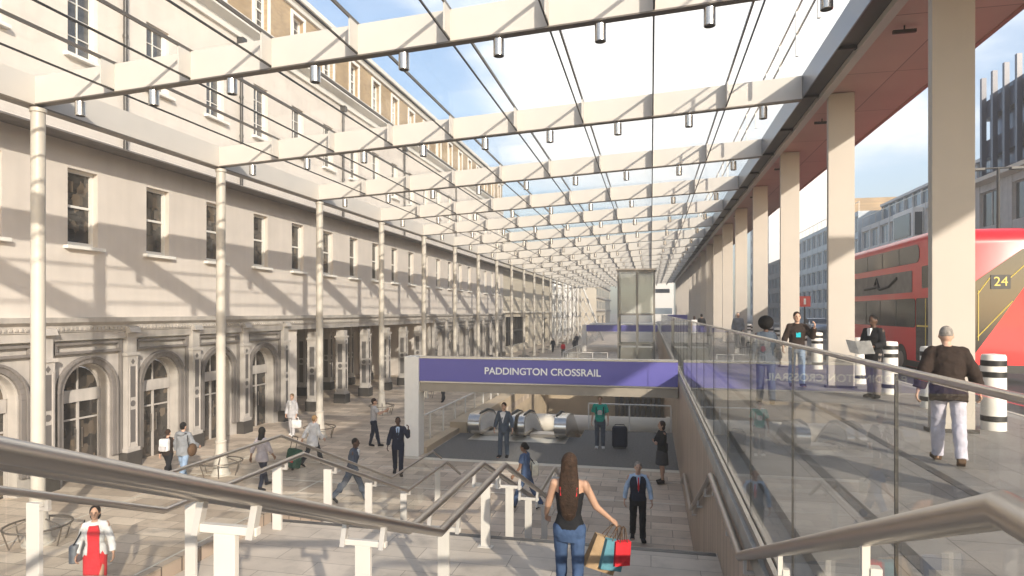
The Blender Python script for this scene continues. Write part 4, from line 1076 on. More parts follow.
# ------------------------------------------------------------------ people
def rotx(p, a, piv): 
    y, z = p[1] - piv[1], p[2] - piv[2]
    return (p[0], piv[1] + y * cos(a) + z * sin(a), piv[2] - y * sin(a) + z * cos(a))
def figure(label, loc, face, H=1.75, female=False, skin='skin_light', hair='hair_black', hairstyle='short', legs=((0, 0), (0, 0)), arms=((0, 8, 8, 0), (0, 8, 8, 0)), lean=0, turn=0, nod=0,
           top=None, bottom=None, shoes='c_black', vox=.012, coat=None, group=None, extra=None):
    k = H / 1.75
    root = thing('person', label, 'person', loc, face, group); root.scale = (k, k, k); ORG[root.name] = (0, 0, 0)
    L = radians(lean); piv = (0, 0, .95)
    up = lambda p: rotx(p, L, piv)
    J = {}
    hipw = .095
    soles = []
    for s, (a, b) in zip((-1, 1), legs):
        a, b = radians(a), radians(b); h = Vector((s * hipw, 0, .92))
        kn = h + .43 * Vector((s * .01, sin(a), -cos(a))); an = kn + .41 * Vector((0, sin(a - b), -cos(a - b)))
        pit = min(0.0, a - b) * .9
        J[s, 'h'], J[s, 'k'], J[s, 'a'] = h, kn, an
        J[s, 'toe'] = an + Vector((s * .02, .165 * cos(pit), -.055 + .165 * sin(pit))); J[s, 'heel'] = an + Vector((0, -.05 * cos(pit), -.055 - .05 * sin(pit)))
        soles.append(min(J[s, 'toe'].z, J[s, 'heel'].z) - .025)
    dzz = -min(soles)
    shw = .172 if female else .192
    for s, (a, o, e, i) in zip((-1, 1), arms):
        a, o, e, i = [radians(v) for v in (a, o, e, i)]
        sh = Vector((s * shw, 0, 1.415))
        d = Vector((s * sin(o), sin(a) * cos(o), -cos(a) * cos(o))); el = sh + .285 * d
        d2 = Vector((s * sin(o - i), sin(a + e) * max(.3, cos(i)), -cos(a + e) * max(.2, cos(i)))).normalized(); wr = el + .25 * d2
        J[s, 'sh'], J[s, 'el'], J[s, 'wr'], J[s, 'd2'] = sh, el, wr, d2
    def cap(mb, p, q, r0, r1, n=12): 
        mb.cyl(p, q, r0, r1, n); mb.ell(p, (r0,) * 3, n, 8); mb.ell(q, (r1,) * 3, n, 8)
    f = female
    TS = [(.80, .150, .105, -.005), (.88, .168 if f else .16, .118, -.01), (.96, .162 if f else .155, .112, -.008), (1.08, .126 if f else .143, .095, 0), (1.20, .142 if f else .160, .108 if f else .112, .006),
          (1.30, .155 if f else .175, .118 if f else .115, .006), (1.40, .150 if f else .172, .088, -.004), (1.45, .10, .068, -.008), (1.49, .056, .056, -.005)]
    def torso(mb, z0, z1, inf=0.0, flare=0.0, top_in=None):
        rings = []; n = 20
        zs = sorted(set([z0, z1] + [t[0] for t in TS if z0 < t[0] < z1]))
        for z in zs:
            for A, B in zip(TS[:-1], TS[1:]):
                if A[0] <= z <= B[0] or (z < TS[0][0] and A is TS[0]):
                    t = max(0, (z - A[0]) / (B[0] - A[0])); v = [A[j] + (B[j] - A[j]) * t for j in range(4)]; break
            fl = flare * max(0, (1.1 - z)) / .3
            rings.append([up((( v[1] + inf + fl) * cos(2 * pi * q / n), v[3] + (v[2] + inf + fl) * sin(2 * pi * q / n), z)) for q in range(n)])
        mb.loft(rings); return mb
    def fin(name, mb, m, sm=2, vx=None, par=None):
        o = obj(name, mb, m, par or root, True, local=True); o.location.z = dzz if par is None else 0
        r = o.modifiers.new('remesh', 'REMESH'); r.mode = 'VOXEL'; r.voxel_size = vx or vox; r.use_smooth_shade = True
        if sm:
            q = o.modifiers.new('smooth', 'SMOOTH'); q.iterations = sm; q.factor = .5
        return o
    # body: one continuous surface
    b = MB(); torso(b, .80, 1.49)
    b.cyl(up((0, -.005, 1.44)), up((0, .008, 1.57)), .056 if not f else .048, .050 if not f else .043, 14)
    hc = Vector(up((0, .012, 1.63)))
    Rh = Matrix.Translation(hc) @ Matrix.Rotation(radians(turn), 4, 'Z') @ Matrix.Rotation(radians(-nod), 4, 'X')
    hp = lambda x, y, z: tuple(Rh @ Vector((x, y, z)))
    h = MB(); h.ell((0, -.005, .012), (.076, .096, .112), 20, 14); h.ell((0, .028, -.055), (.056, .062, .062), 16, 10); h.ell((0, .05, -.088), (.03, .032, .025), 10, 8)
    h.ell((0, .098, -.020), (.013, .020, .018), 8, 6); h.cyl((0, .088, .02), (0, .104, -.018), .008, .012, 8)
    for s in (-1, 1): h.ell((s * .078, -.006, -.005), (.012, .022, .032), 8, 6)
    h.xf(Rh); b.add(h.v, h.f)
    for s in (-1, 1):
        g = MB()
        cap(g, J[s, 'h'], J[s, 'k'], .082, .055); cap(g, J[s, 'k'], J[s, 'a'], .052, .037)
        g.ell(tuple(J[s, 'k'] + (J[s, 'a'] - J[s, 'k']) * .3 + Vector((0, -.012, 0))), (.052, .055, .11))
        g.hexa([tuple(v) for v in foot_box(J, s, .0)]); b.add(g.v, g.f)
        g = MB(); sh, el, wr, d2 = J[s, 'sh'], J[s, 'el'], J[s, 'wr'], J[s, 'd2']
        cap(g, sh, el, .050, .040); cap(g, el, wr, .039, .026)
        side = Vector((1, 0, 0)); side = (side - d2 * side.dot(d2)).normalized() if abs(d2.x) < .9 else Vector((0, 0, 1)); nrm = d2.cross(side).normalized()
        w2 = wr + d2 * .085; pf = side if abs(d2.x) > .5 else nrm
        # palm lies in the plane of d2 and pf (thumb forward)
        fdir = nrm if nrm.y > 0 else -nrm
        thick = side
        g.hexa([tuple(wr + fdir * a * .030 + thick * c * .014 + d2 * t) for t in (.0, .09) for (a, c) in ((-1, -1), (1, -1), (1, 1), (-1, 1))])
        curl = -s
        for q, (off, ln) in enumerate(((.031, .060), (.011, .070), (-.011, .066), (-.031, .050))):
            p0 = wr + d2 * .08 + fdir * off; p1 = p0 + d2 * ln * .55 + thick * curl * .012; p2 = p1 + d2 * ln * .38 + thick * curl * .028; p3 = p2 + d2 * ln * .10 + thick * curl * .026
            r = max(.0092, vox * .85)
            cap(g, p0, p1, r, r * .95, 8); cap(g, p1, p2, r * .95, r * .9, 8); cap(g, p2, p3, r * .9, r * .8, 8)
        p0 = wr + d2 * .025 + fdir * .026; p1 = p0 + d2 * .04 + fdir * .025 + thick * curl * .01; p2 = p1 + d2 * .032 + thick * curl * .014
        cap(g, p0, p1, .013, .011, 8); cap(g, p1, p2, .011, .0095, 8)
        cap(g, Vector((s * .035, -.008, 1.46)), sh + Vector((-s * .03, 0, 0)), .034, .044)
        g.v = [up(v) for v in g.v]; b.add(g.v, g.f)
    fin('body', b, skin, 2)
    # face
    e = MB()
    for s in (-1, 1): e.ell((s * .029, .083, .012), (.012, .009, .007), 8, 6)
    e.xf(Rh); o = obj('eyes', e, 'black', root, True, local=True); o.location.z = dzz
    e = MB()
    for s in (-1, 1): e.ell((s * .030, .087, .030), (.018, .007, .004), 8, 6)
    e.xf(Rh); o = obj('eyebrows', e, hair if hairstyle != 'bald' else 'hair_black', root, True, local=True); o.location.z = dzz
    e = MB(); e.ell((0, .083, -.062), (.022, .008, .006), 8, 6); e.xf(Rh); o = obj('mouth', e, 'skin_mid' if skin != 'skin_dark' else 'c_brown', root, True, local=True); o.location.z = dzz
    # hair
    e = MB()
    if hairstyle == 'short': e.ell((0, -.018, .036), (.084, .098, .100), 18, 12); e.ell((0, -.045, -.02), (.072, .062, .070), 14, 9)
    elif hairstyle == 'crop': e.ell((0, -.016, .030), (.079, .094, .100), 18, 12)
    elif hairstyle == 'bun': e.ell((0, -.018, .032), (.086, .10, .104), 18, 12); e.ell((0, -.10, .0), (.06, .055, .06), 14, 9)
    elif hairstyle == 'afro': e.ell((0, -.02, .045), (.155, .15, .150), 22, 14)
    elif hairstyle == 'bob': e.ell((0, -.022, .026), (.090, .100, .110), 18, 12); e.ell((0, -.045, -.06), (.088, .062, .09), 16, 10)
    elif hairstyle == 'scarf': e.ell((0, -.020, .035), (.094, .104, .125), 18, 12); e.ell((0, -.035, -.06), (.090, .075, .09), 16, 10); e.cyl((0, -.03, -.05), (0, -.045, -.22), .085, .10, 14)
    elif hairstyle == 'long':
        e.ell((0, -.020, .030), (.092, .104, .112), 20, 14)
        e.loft([[(rx * cos(2 * pi * q / 16), yo + ry * sin(2 * pi * q / 16), z) for q in range(16)] for z, rx, ry, yo in ((.06, .09, .075, -.045), (-.05, .098, .065, -.055), (-.16, .112, .055, -.075), (-.28, .118, .046, -.098), (-.42, .105, .038, -.112), (-.54, .080, .030, -.112), (-.60, .040, .02, -.108))])
    if e.v:
        e.xf(Rh); fin('hair' if hairstyle != 'scarf' else 'headscarf', e, hair, 3, .01)
    # shoes
    for s in (-1, 1):
        g = MB(); g.hexa([tuple(v) for v in foot_box(J, s, .012)]); g.cyl(tuple(J[s, 'a'] + Vector((0, 0, .03))), tuple(J[s, 'a'] + Vector((0, 0, -.05))), .05, .052, 10); fin('shoe', g, shoes, 3, .011)
    # lower garment
    if bottom:
        kind, m = bottom[0], bottom[1]; g = MB()
        if kind in ('trousers', 'jeans'):
            inf = .010 if kind == 'jeans' else .020
            torso(g, .785, 1.02, inf * .7)
            for s in (-1, 1):
                h_, k_, a_ = J[s, 'h'], J[s, 'k'], J[s, 'a']
                cap(g, h_, k_, .088 + inf * .5, .058 + inf); 
                g.ell(tuple(k_ + (a_ - k_) * .3 + Vector((0, -.012, 0))), (.056 + inf, .060 + inf, .14)); g.cyl(k_, a_ + (a_ - k_).normalized() * .02, .058 + inf, (.044 if kind == 'jeans' else .056) + inf * .6, 12); g.ell(k_, (.057 + inf,) * 3)
                g.ell(tuple(h_ + Vector((0, -.035, -.02))), (.085 + inf * .4, .085 + inf * .4, .10))
            folds(fin('trousers', g, m, 2), .016 if kind == 'jeans' else .024)
        else:
            hem = bottom[2]; rings = []
            for z, rx, ry in ((1.04, .142, .108), (.95, .176, .128), (.86, .190, .155), (hem, bottom[3] * 1.12, bottom[3] * 1.12)):
                rings.append([(rx * cos(2 * pi * q / 20), -.005 + ry * sin(2 * pi * q / 20), z) for q in range(20)])
            g.loft(rings); fin('skirt', g, m, 2)
    # upper garment(s)
    def upper(spec, nm):
        m = spec[0]; inf = spec[1]; hem = spec[2]; slv = spec[3]; flare = spec[4] if len(spec) > 4 else 0.0; tz = spec[5] if len(spec) > 5 else 1.475
        g = MB(); torso(g, hem, tz, inf, flare)
        for s in (-1, 1):
            sh, el, wr = J[s, 'sh'], J[s, 'el'], J[s, 'wr']
            if slv <= 0: continue
            a = MB()
            t1 = min(1, slv / .5); e1 = sh + (el - sh) * t1
            cap(a, (s * .05, -.008, 1.455), sh + Vector((-s * .035, 0, -.005)), .036 + inf * .4, .048 + inf * .5)
            cap(a, sh + Vector((-s * .024, 0, -.010)), e1, .054 + inf * .75, .046 + inf * .9) if t1 >= 1 else a.cyl(sh + Vector((-s * .02, 0, 0)), e1, .058 + inf, .056 + inf, 12)
            if t1 < 1: a.ell(tuple(sh + Vector((-s * .02, 0, 0))), (.058 + inf,) * 3)
            if slv > .5:
                t2 = (slv - .5) / .5; a.cyl(el, el + (wr - el) * t2, .047 + inf * .9, .036 + inf * .9, 12)
            a.v = [up(v) for v in a.v]; g.add(a.v, a.f)
        o = fin(nm, g, m, 2); folds(o, .014 + inf * .4); return o
    if top: upper(top, 'shirt' if not coat else 'shirt')
    if coat: upper(coat, 'jacket')
    if extra:
        for nm, fn, m in extra:
            g = MB(); fn(g); g.v = [up(v) for v in g.v]; o = obj(nm, g, m, root, True, local=True); o.location.z = dzz
    bpy.context.view_layer.update()
    W = Matrix.Translation(Vector(loc)) @ Matrix.Rotation(face, 4, 'Z') @ Matrix.Scale(k, 4)
    out = {}
    for s, n in ((-1, 'L'), (1, 'R')):
        out[n] = W @ (Vector(up(tuple(J[s, 'wr'] + J[s, 'd2'] * .10))) + Vector((0, 0, dzz)))
    out['W'] = W; out['dz'] = dzz; out['up'] = up
    return out
FOLDS = bpy.data.textures.new('folds', 'CLOUDS'); FOLDS.noise_scale = .09; FOLDS.noise_depth = 2
def folds(o, k=.02):
    d = o.modifiers.new('folds', 'DISPLACE'); d.texture = FOLDS; d.strength = k; d.mid_level = .5; d.texture_coords = 'GLOBAL'
    q = o.modifiers.new('smooth2', 'SMOOTH'); q.iterations = 1; q.factor = .4
def foot_box(J, s, g):
    a, t, h = J[s, 'a'], J[s, 'toe'], J[s, 'heel']; x = Vector((.040 + g, 0, 0)); xh = Vector((.030 + g, 0, 0)); u = Vector((0, 0, 1))
    return [h - xh - u * (.022 + g * .2), h + xh - u * (.022 + g * .2), t + x - u * (.022 + g * .2), t - x - u * (.022 + g * .2), h - xh + u * (.055 + g), h + xh + u * (.055 + g), t + x * .9 + u * (.022 + g), t - x * .9 + u * (.022 + g)]
def vee(m_shirt, m_tie=None, y=.128, w=.06):
    ex = [('shirt_front', lambda g: g.prism([(0, 1.10), (w, 1.44), (.03, 1.475), (-.03, 1.475), (-w, 1.44)], 'y', y - .05, y + .012), m_shirt)]
    if m_tie: ex.append(('tie', lambda g: g.prism([(0, 1.12), (.022, 1.18), (.012, 1.44), (-.012, 1.44), (-.022, 1.18)], 'y', y + .012, y + .02), m_tie))
    return ex
D_ = radians
walkL = ((24, 6), (-20, 16)); walkR = ((-20, 16), (24, 6)); stand = ((2, 2), (-2, 3))
swing = ((-18, 6, 14, 0), (20, 6, 22, 0)); swing2 = ((20, 6, 22, 0), (-18, 6, 14, 0)); rest = ((0, 8, 12, 4), (2, 8, 12, 4))
# bags
def bag_obj(name, label, cat, loc, rz, build, group=None):
    t = thing(name, label, cat, loc, rz, group)
    for nm, m, fn, sm in build:
        q = MB(); fn(q); obj(nm, q, m, t, sm, local=True, bevel=0.0)
    return t
def rbox(q, w, d, h, z0=0.0, tw=1.0, n=5):
    r = min(w, d) * .3
    def ringz(z, s):
        return [(x * s, y * s, z) for x, y in rrect2(w * tw ** (z / h if h else 0), d, r)]
    q.loft([ringz(z0, .86), ringz(z0 + h * .06, 1.0), ringz(z0 + h * .9, 1.0), ringz(z0 + h, .85)])
def rrect2(w, d, r, n=4):
    p = []
    for cx, cy, a0 in ((w / 2 - r, d / 2 - r, 0), (-w / 2 + r, d / 2 - r, pi / 2), (-w / 2 + r, -d / 2 + r, pi), (w / 2 - r, -d / 2 + r, 3 * pi / 2)):
        for k in range(n + 1): a = a0 + k * pi / 2 / n; p.append((cx + r * cos(a), cy + r * sin(a)))
    return p
# --- the shopper on the landing
P = figure('woman with long dark hair, black vest top and jeans holding paper shopping bags', (-.86, 6.78, FZ[1]), D_(2), 1.68, True, 'skin_tan', 'hair_brown', 'long', ((10, 4), (-8, 10)),
           ((14, 16, 34, 6), (8, 26, 22, -26)), top=('c_black', .008, .93, 0, .0, 1.33), bottom=('jeans', 'c_jeans'), shoes='c_darkbrown', vox=.0085,
           extra=[('strap', lambda g: [g.tube([(s * .085, -.115, 1.31), (s * .092, -.098, 1.40), (s * .095, -.03, 1.468), (s * .09, .07, 1.42), (s * .085, .115, 1.32)], .0075, 6) for s in (-1, 1)], 'c_red')])
def shop_bag(label, loc, rz, w, h, d, m, tilt):
    t = thing('shopping_bag', label, 'shopping bag', loc, rz, 'shopping bags in the long haired woman\'s hand')
    q = MB(); q.hexa([(-w / 2, -d / 2, -h - .16), (w / 2, -d / 2, -h - .16), (w / 2, d / 2, -h - .16), (-w / 2, d / 2, -h - .16), (-w / 2, -d * .35, -.16), (w / 2, -d * .35, -.16), (w / 2, d * .35, -.16), (-w / 2, d * .35, -.16)])
    obj('bag_body', q, m, t, local=True)
    q = MB()
    for s in (-1, 1): q.tube([(-w * .25, s * d * .36, -.17), (-w * .10, s * d * .1, -.02), (0, 0, .0), (w * .10, s * d * .1, -.02), (w * .25, s * d * .36, -.17)], .005, 6)
    obj('handle', q, 'c_brown', t, local=True); t.rotation_euler = (D_(4), D_(tilt), rz)
R = P['R']
shop_bag('kraft brown paper shopping bag, largest in the woman\'s hand', R + Vector((-.02, 0.0, -.0)), D_(25), .34, .36, .12, 'c_kraft', 22)
shop_bag('teal striped paper shopping bag between the brown and red bags', R + Vector((.03, -.03, -.0)), D_(30), .25, .32, .10, 'c_teal', 14)
shop_bag('small bright red paper shopping bag, outermost in the woman\'s hand', R + Vector((.07, -.05, .0)), D_(30), .18, .26, .09, 'c_red', 3)
# --- waistcoat man
figure('grey haired man in navy waistcoat, pale blue shirt and red tie walking toward the stairs', (-.28, 14.05, 0), D_(186), 1.70, False, 'skin_light', 'hair_grey', 'short', ((8, 4), (-8, 10)),
       ((4, 14, 12, 6), (-4, 14, 10, 6)), top=('c_blueshirt', .012, .95, .93), coat=('c_navy', .024, .90, 0, .01, 1.44), bottom=('trousers', 'c_black'), vox=.0095, extra=vee('c_blueshirt', 'c_red', .135, .045))
# --- woman in red
P = figure('woman in a red dress and open white jacket walking with a grey shoulder bag', (-9.3, 9.0, 0), D_(215), 1.66, True, 'skin_tan', 'hair_black', 'bob', ((14, 5), (-10, 12)), ((6, 16, 14, 4), (-4, 14, 40, 10)),
       top=('c_red', .010, .80, 0, .0, 1.40), bottom=('skirt', 'c_red', .47, .165), coat=('c_white', .018, .74, .95, .010, 1.47), shoes='c_black', vox=.0095,
       extra=[('dress_front', lambda g: g.prism([(-.105, .70), (.105, .70), (.085, 1.1), (.095, 1.32), (.07, 1.42), (-.07, 1.42), (-.095, 1.32), (-.085, 1.1)], 'y', .06, .150), 'c_red')])
def shoulder_bag(label, W, pos, w, h, d, m, strap_top, rz=0.0, name='shoulder_bag', m2='c_black', flap=None):
    loc = W @ Vector(pos); rot = W.to_euler().z + rz
    t = thing(name, label, 'bag', loc, rot)
    q = MB(); rbox(q, w, d, h); obj('bag_body', q, m, t, True, local=True)
    st_ = Vector(strap_top) - Vector(pos)
    st_ = Matrix.Rotation(-rz, 4, 'Z') @ st_
    q = MB(); q.tube([(-w * .42, 0, h * .9), (st_.x * .55 - w * .12, st_.y * .7, h + (st_.z - h) * .55), tuple(st_), (st_.x * .55 + w * .12, st_.y * .7, h + (st_.z - h) * .5), (w * .42, 0, h * .9)], .011, 6); obj('strap', q, m2, t, True, local=True)
    if flap:
        q = MB(); q.box(-w * .46, -d * .52, h * .35, w * .46, d * .52, h * .86); obj('flap', q, flap, t, local=True)
    return t
shoulder_bag('slouchy grey shoulder bag hanging from the red dress woman', P['W'], (.27, .02, .82), .30, .30, .12, 'c_grey', (.17, 0, 1.46), D_(70))
# --- couple
P = figure('short person in dark jacket and trousers wearing a white backpack', (-14.12, 16.2, 0), D_(8), 1.50, True, 'skin_light', 'hair_brown', 'short', walkL, swing, top=('c_darkbrown', .024, .86, .95), bottom=('trousers', 'c_black'), vox=.013)
bag_obj('backpack', 'white backpack worn by the person in dark clothes', 'backpack', P['W'] @ Vector((0, -.20, 1.02)), D_(8),
        [('bag_body', 'c_white', lambda q: rbox(q, .28, .17, .36), True), ('pocket', 'c_palegrey', lambda q: q.box(-.10, -.125, .03, .10, -.08, .15), False), ('strap', 'c_black', lambda q: [q.tube([(s * .09, .08, .30), (s * .10, .15, .37), (s * .11, .30, .33)], .013, 6) for s in (-1, 1)], True)])
P = figure('man in grey hooded jacket and pale jeans walking beside the white backpack', (-13.36, 15.92, 0), D_(4), 1.76, False, 'skin_light', 'hair_black', 'short', ((16, 4), (-14, 12)), ((6, 12, 14, 0), (10, 16, 50, 10)), top=('c_grey', .034, .80, .95, .01), bottom=('trousers', 'c_palejeans'), vox=.013,
           extra=[('hood', lambda g: g.ell((0, -.115, 1.44), (.13, .06, .07), 14, 9), 'c_grey'), ('yoke', lambda g: g.ell((0, -.02, 1.435), (.20, .115, .035), 16, 8), 'c_charcoal')])
bag_obj('sling_bag', 'round dark brown bag hanging at the hooded man\'s side', 'bag', P['W'] @ Vector((.30, -.02, .98)), D_(4), [('bag_body', 'c_brown', lambda q: q.ell((0, 0, 0), (.10, .17, .19), 18, 12), True), ('strap', 'c_black', lambda q: q.tube([(0, -.14, .1), (-.06, -.12, .3), (-.13, -.02, .47), (-.06, .1, .3), (0, .14, .1)], .013, 6), True)])
# --- plaid person
figure('person with black headscarf, pale checked shirt and dark jeans walking away', (-10.67, 15.77, 0), D_(-12), 1.72, True, 'skin_mid', 'hair_black', 'scarf', ((22, 6), (-6, 12)), ((-22, 16, 20, 0), (14, 8, 20, 4)), top=('c_plaid', .024, .80, .75, .02), bottom=('jeans', 'c_darkjeans'), vox=.013)
# --- grey coat woman
P = figure('fair haired woman in pale grey coat and trousers standing by the porch', (-14.14, 22.9, 0), D_(185), 1.68, True, 'skin_light', 'hair_fair', 'short', ((8, 4), (-8, 8)), rest, top=('c_palegrey', .028, .74, .95, .02), bottom=('trousers', 'c_palegrey'), shoes='c_white', vox=.015, extra=vee('c_white', None, .135, .05))
bag_obj('tote_bag', 'square white tote bag carried by the pale grey coat woman', 'bag', Vector(P['L']) + Vector((.0, 0, -.0)), D_(10), [('bag_body', 'c_white', lambda q: (rbox(q, .40, .14, .30), q.xf(Matrix.Translation((0, 0, -.42)))), True), ('handle', 'c_white', lambda q: q.tube([(-.1, 0, -.14), (-.07, 0, -.02), (0, 0, .01), (.07, 0, -.02), (.1, 0, -.14)], .012, 6), True)])
# --- white coat with suitcase
P = figure('person in long white coat and dark trousers pulling a green suitcase', (-10.72, 18.58, 0), D_(-20), 1.66, True, 'skin_light', 'hair_fair', 'short', walkR, ((-26, 10, 6, 0), (10, 8, 40, 0)), lean=6, top=('c_white', .036, .70, .95, .03), bottom=('trousers', 'c_charcoal'), vox=.014)
def suitcase(label, loc, rz, w, d, h, m, tilt=0.0, handle=.4, patch=None):
    t = thing('suitcase', label, 'suitcase', loc, 0); t.rotation_euler = (tilt, 0, rz)
    q = MB(); rbox(q, w, d, h); q.xf(Matrix.Translation((0, 0, .06))); obj('shell', q, m, t, True, local=True)
    q = MB()
    for s in (-1, 1): q.cyl((s * w * .3, -d * .3, h), (s * w * .3, -d * .3, h + handle), .010, n=8)
    q.cyl((-w * .3, -d * .3, h + handle), (w * .3, -d * .3, h + handle), .014, n=8); obj('handle', q, 'dark_metal', t, True, local=True)
    for s in (-1, 1):
        q = MB(); q.cyl((s * w * .38 - .015, -d * .3, .04), (s * w * .38 + .015, -d * .3, .04), .04, n=12); obj('wheel', q, 'black_rubber', t, True, local=True)
    q = MB(); q.box(-w * .36, d * .49, .16, w * .36, d * .52, h * .55); obj('pocket', q, m, t, local=True)
    if patch:
        q = MB(); q.box(w * .1, -d * .52, h * .4, w * .42, -d * .49, h * .7); obj('luggage_tag', q, patch, t, local=True)
    return t
suitcase('dark green suitcase with a red patch trailing behind the white coat', (-11.15, 18.05, 0), D_(-30), .55, .32, .58, 'c_deepgreen', D_(-12), .45, 'c_red')
# --- business man blue suit walking right
figure('man in slate blue suit striding past the left stair guard', (-7.68, 15.28, 0), D_(-78), 1.74, False, 'skin_dark', 'hair_black', 'crop', ((26, 4), (-28, 14)), ((-16, 5, 14, 0), (14, 5, 18, 0)), lean=7, top=('c_slate', .026, .80, .95, .01), bottom=('trousers', 'c_slate'), vox=.012, extra=vee('c_white', None, .13, .04))
# --- grey tee
figure('man in grey T-shirt and dark jeans raising a camera by the left concourse', (-10.02, 21.68, 0), D_(-60), 1.78, False, 'skin_light', 'hair_brown', 'short', ((-4, 10), (14, 4)), ((30, 14, 70, 16), (40, 12, 80, 16)), top=('c_palegrey', .016, .92, .35), bottom=('jeans', 'c_darkjeans'), vox=.014)
# --- phone man
figure('man in dark suit and blue shirt holding a phone to his ear', (-7.58, 18.12, 0), D_(200), 1.77, False, 'skin_dark', 'hair_black', 'crop', ((20, 6), (-16, 12)), ((30, 22, 128, 18), (0, 12, 14, 0)), turn=10, top=('c_blueshirt', .012, .95, .93), coat=('c_navy', .026, .78, .95, .015), bottom=('trousers', 'c_navy'), vox=.013, extra=vee('c_blueshirt', 'c_navy', .132, .06))
# --- grey suit at the escalators
P = figure('man in blue-grey suit and open white shirt coming off the escalator', (-4.95, 21.15, 0), D_(176), 1.86, False, 'skin_light', 'hair_brown', 'short', ((4, 12), (10, 4)), ((6, 16, 26, 0), (-6, 14, 12, 0)), top=('c_white', .012, .95, .93), coat=('c_bluegrey', .026, .80, .93, .012), bottom=('trousers', 'c_bluegrey'), vox=.014, extra=vee('c_white', None, .132, .095))
# --- crossing woman
P = figure('woman in blue short sleeved shirt and jeans crossing with a cream messenger bag', (-3.1, 15.69, 0), D_(78), 1.70, True, 'skin_mid', 'hair_black', 'bun', ((22, 4), (-22, 12)), ((14, 8, 26, 0), (4, 8, 20, 0)), lean=4, top=('c_denim', .016, .88, .3), bottom=('trousers', 'c_denim'), vox=.012)
shoulder_bag('cream messenger bag with black strap slung on the crossing woman\'s back', P['W'], (.20, -.16, .88), .42, .30, .18, 'c_cream', (.12, .02, 1.46), D_(30), 'messenger_bag')
# --- green shirt
P = figure('man in green T-shirt with a pale print standing beside a dark suitcase', (-1.83, 23.31, 0), D_(182), 1.90, False, 'skin_light', 'hair_fair', 'short', ((3, 3), (0, 2)), ((4, 14, 24, 10), (-2, 10, 10, 2)), top=('c_green', .020, .90, .38), bottom=('trousers', 'c_slate'), shoes='c_white', vox=.015,
           extra=[('print', lambda g: g.prism([(-.07, 1.14), (.07, 1.14), (.08, 1.24), (.05, 1.30), (-.05, 1.30), (-.08, 1.24)], 'y', .1, .142), 'c_white'), ('strap', lambda g: [g.tube([(s * .12, .10, 1.16), (s * .125, .125, 1.32), (s * .12, .0, 1.462), (s * .12, -.11, 1.34)], .018, 6) for s in (-1, 1)], 'c_navy')])
suitcase('upright navy black suitcase beside the man in the green T-shirt', (-1.12, 23.40, 0), D_(184), .56, .32, .74, 'c_navy', 0, .12)
# --- arms crossed
P = figure('woman in black jacket and short dark skirt waiting with folded arms by the wall', (.31, 18.93, 0), D_(110), 1.80, True, 'skin_tan', 'hair_brown', 'bob', ((2, 2), (-2, 3)), ((18, 10, 76, 75), (22, 10, 80, 75)), top=('c_black', .022, .88, .95), bottom=('skirt', 'c_charcoal', .52, .165), shoes='c_darkbrown', vox=.013)
shoulder_bag('navy handbag on the folded arms woman\'s shoulder', P['W'], (.20, -.10, .88), .36, .24, .14, 'c_navy', (.15, 0, 1.44), D_(20), 'handbag')
# --- upper walkway
P = figure('woman with round afro hair in a blue-grey trouser suit seen from behind', (2.29, 13.69, ZW), D_(-2), 1.72, True, 'skin_dark', 'hair_black', 'afro', ((10, 4), (-8, 10)), ((4, 12, 12, 0), (0, 12, 16, 0)), top=('c_bluegrey', .020, .84, .95, .01), bottom=('trousers', 'c_slate'), vox=.011)
figure('man in black leather jacket and pale jeans talking on a phone on the walkway', (3.57, 16.96, ZW), D_(182), 1.86, False, 'skin_light', 'hair_brown', 'short', ((4, 4), (-4, 6)), ((22, 26, 130, 24), (4, 16, 24, 0)), top=('c_black', .012, .93, .9), coat=('c_darkbrown', .026, .88, .95), bottom=('trousers', 'c_palejeans'), vox=.012,
       extra=[('print', lambda g: g.prism([(-.05, 1.16), (.05, 1.16), (.05, 1.27), (-.05, 1.27)], 'y', .1, .146), 'c_cyan')])
P = figure('man in black jacket and grey trousers reading a newspaper by the bollards', (4.75, 15.15, ZW), D_(125), 1.80, False, 'skin_dark', 'hair_black', 'crop', ((2, 2), (-2, 3)), ((6, 8, 74, 16), (8, 8, 78, 16)), nod=18, top=('c_white', .012, .95, .9), coat=('c_black', .028, .74, .95, .01), bottom=('trousers', 'c_taupe'), vox=.011, extra=vee('c_white', None, .134, .04))
c = (Vector(P['L']) + Vector(P['R'])) / 2
bag_obj('newspaper', 'open newspaper held by the man in the black jacket', 'newspaper', c + Vector((.0, -.02, .02)), D_(125), [('pages', 'c_paper', lambda q: (q.hexa([(-.30, -.03, -.16), (0, .05, -.19), (0, .055, -.19), (-.30, -.025, -.16), (-.30, .10, .12), (0, .18, .10), (0, .185, .10), (-.30, .105, .12)]), q.hexa([(0, .05, -.19), (.30, -.03, -.16), (.30, -.025, -.16), (0, .055, -.19), (0, .18, .10), (.30, .10, .12), (.30, .105, .12), (0, .185, .10)])), False)])
figure('stooping bald man in dark brown jacket and pale trousers passing the near blade column', (3.59, 8.77, ZW), D_(-14), 1.70, False, 'skin_light', 'hair_grey', 'crop', ((10, 4), (-12, 10)), ((-14, 15, 24, 0), (2, 17, 30, 0)), lean=13, nod=12, top=('c_darkbrown', .040, .78, .95, .02), bottom=('trousers', 'c_palelilac'), shoes='c_brown', vox=.011)
figure('man in grey jacket and dark trousers with a shoulder strap far along the walkway', (4.32, 33.73, ZW), D_(170), 1.85, False, 'skin_light', 'hair_grey', 'short', stand, rest, top=('c_grey', .028, .84, .95), bottom=('trousers', 'c_charcoal'), vox=.018)
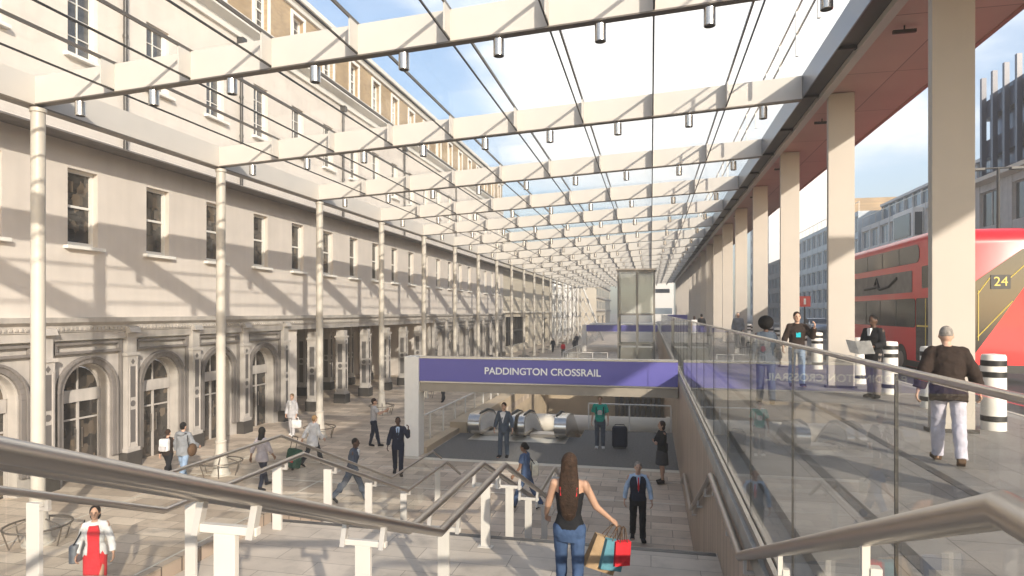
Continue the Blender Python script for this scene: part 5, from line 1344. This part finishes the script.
figure('woman in white dress far along the walkway', (2.85, 44.2, ZW), D_(10), 1.62, True, 'skin_tan', 'hair_brown', 'bob', walkL, swing, top=('c_white', .018, .86, .3), bottom=('skirt', 'c_white', .5, .2), vox=.02)
figure('man in black coat beside the white dress far along the walkway', (3.35, 44.6, ZW), D_(10), 1.76, False, 'skin_light', 'hair_black', 'short', walkR, swing2, top=('c_black', .026, .80, .95), bottom=('trousers', 'c_charcoal'), vox=.02)
# --- far concourse
figure('man in dark suit walking behind the glass left of the sign post', (-11.28, 33.35, 0), D_(175), 1.78, False, 'skin_light', 'hair_black', 'short', walkL, swing, top=('c_charcoal', .026, .80, .95), bottom=('trousers', 'c_charcoal'), vox=.018)
figure('distant dark coated person walking alone by the beige block', (-11.9, 77.5, 0), D_(20), 1.76, False, 'skin_light', 'hair_black', 'short', walkR, swing2, top=('c_black', .034, .70, .95), bottom=('trousers', 'c_black'), vox=.022)
figure('distant person in red top on the far concourse', (-9.6, 70, 0), D_(190), 1.70, True, 'skin_tan', 'hair_brown', 'bob', walkL, swing, top=('c_red', .02, .86, .9), bottom=('trousers', 'c_charcoal'), vox=.022)
figure('distant person in navy suit on the far concourse', (-10.6, 92, 0), D_(190), 1.78, False, 'skin_light', 'hair_black', 'short', walkR, swing, top=('c_navy', .03, .8, .95), bottom=('trousers', 'c_navy'), vox=.022)
figure('distant person in grey clothes nearest the farther entrance', (-9.4, 79, 0), D_(10), 1.74, False, 'skin_light', 'hair_black', 'short', walkL, swing, top=('c_charcoal', .03, .8, .95), bottom=('trousers', 'c_black'), vox=.022)

# ------------------------------------------------------------------ haze
def haze(d):
    mb = MB(); mb.box(-330, -70, -11, 330, 500, 52)
    o = obj('haze', mb, 'white_paint'); o['kind'] = 'stuff'
    m = bpy.data.materials.new('haze'); m.use_nodes = True; n, l = m.node_tree.nodes, m.node_tree.links; n.clear()
    out = n.new('ShaderNodeOutputMaterial'); v = n.new('ShaderNodeVolumePrincipled'); v.inputs['Color'].default_value = (1, .955, .885, 1); v.inputs['Density'].default_value = d; v.inputs['Anisotropy'].default_value = .3
    l.new(v.outputs[0], out.inputs['Volume']); o.data.materials.clear(); o.data.materials.append(m)
haze(.0037)
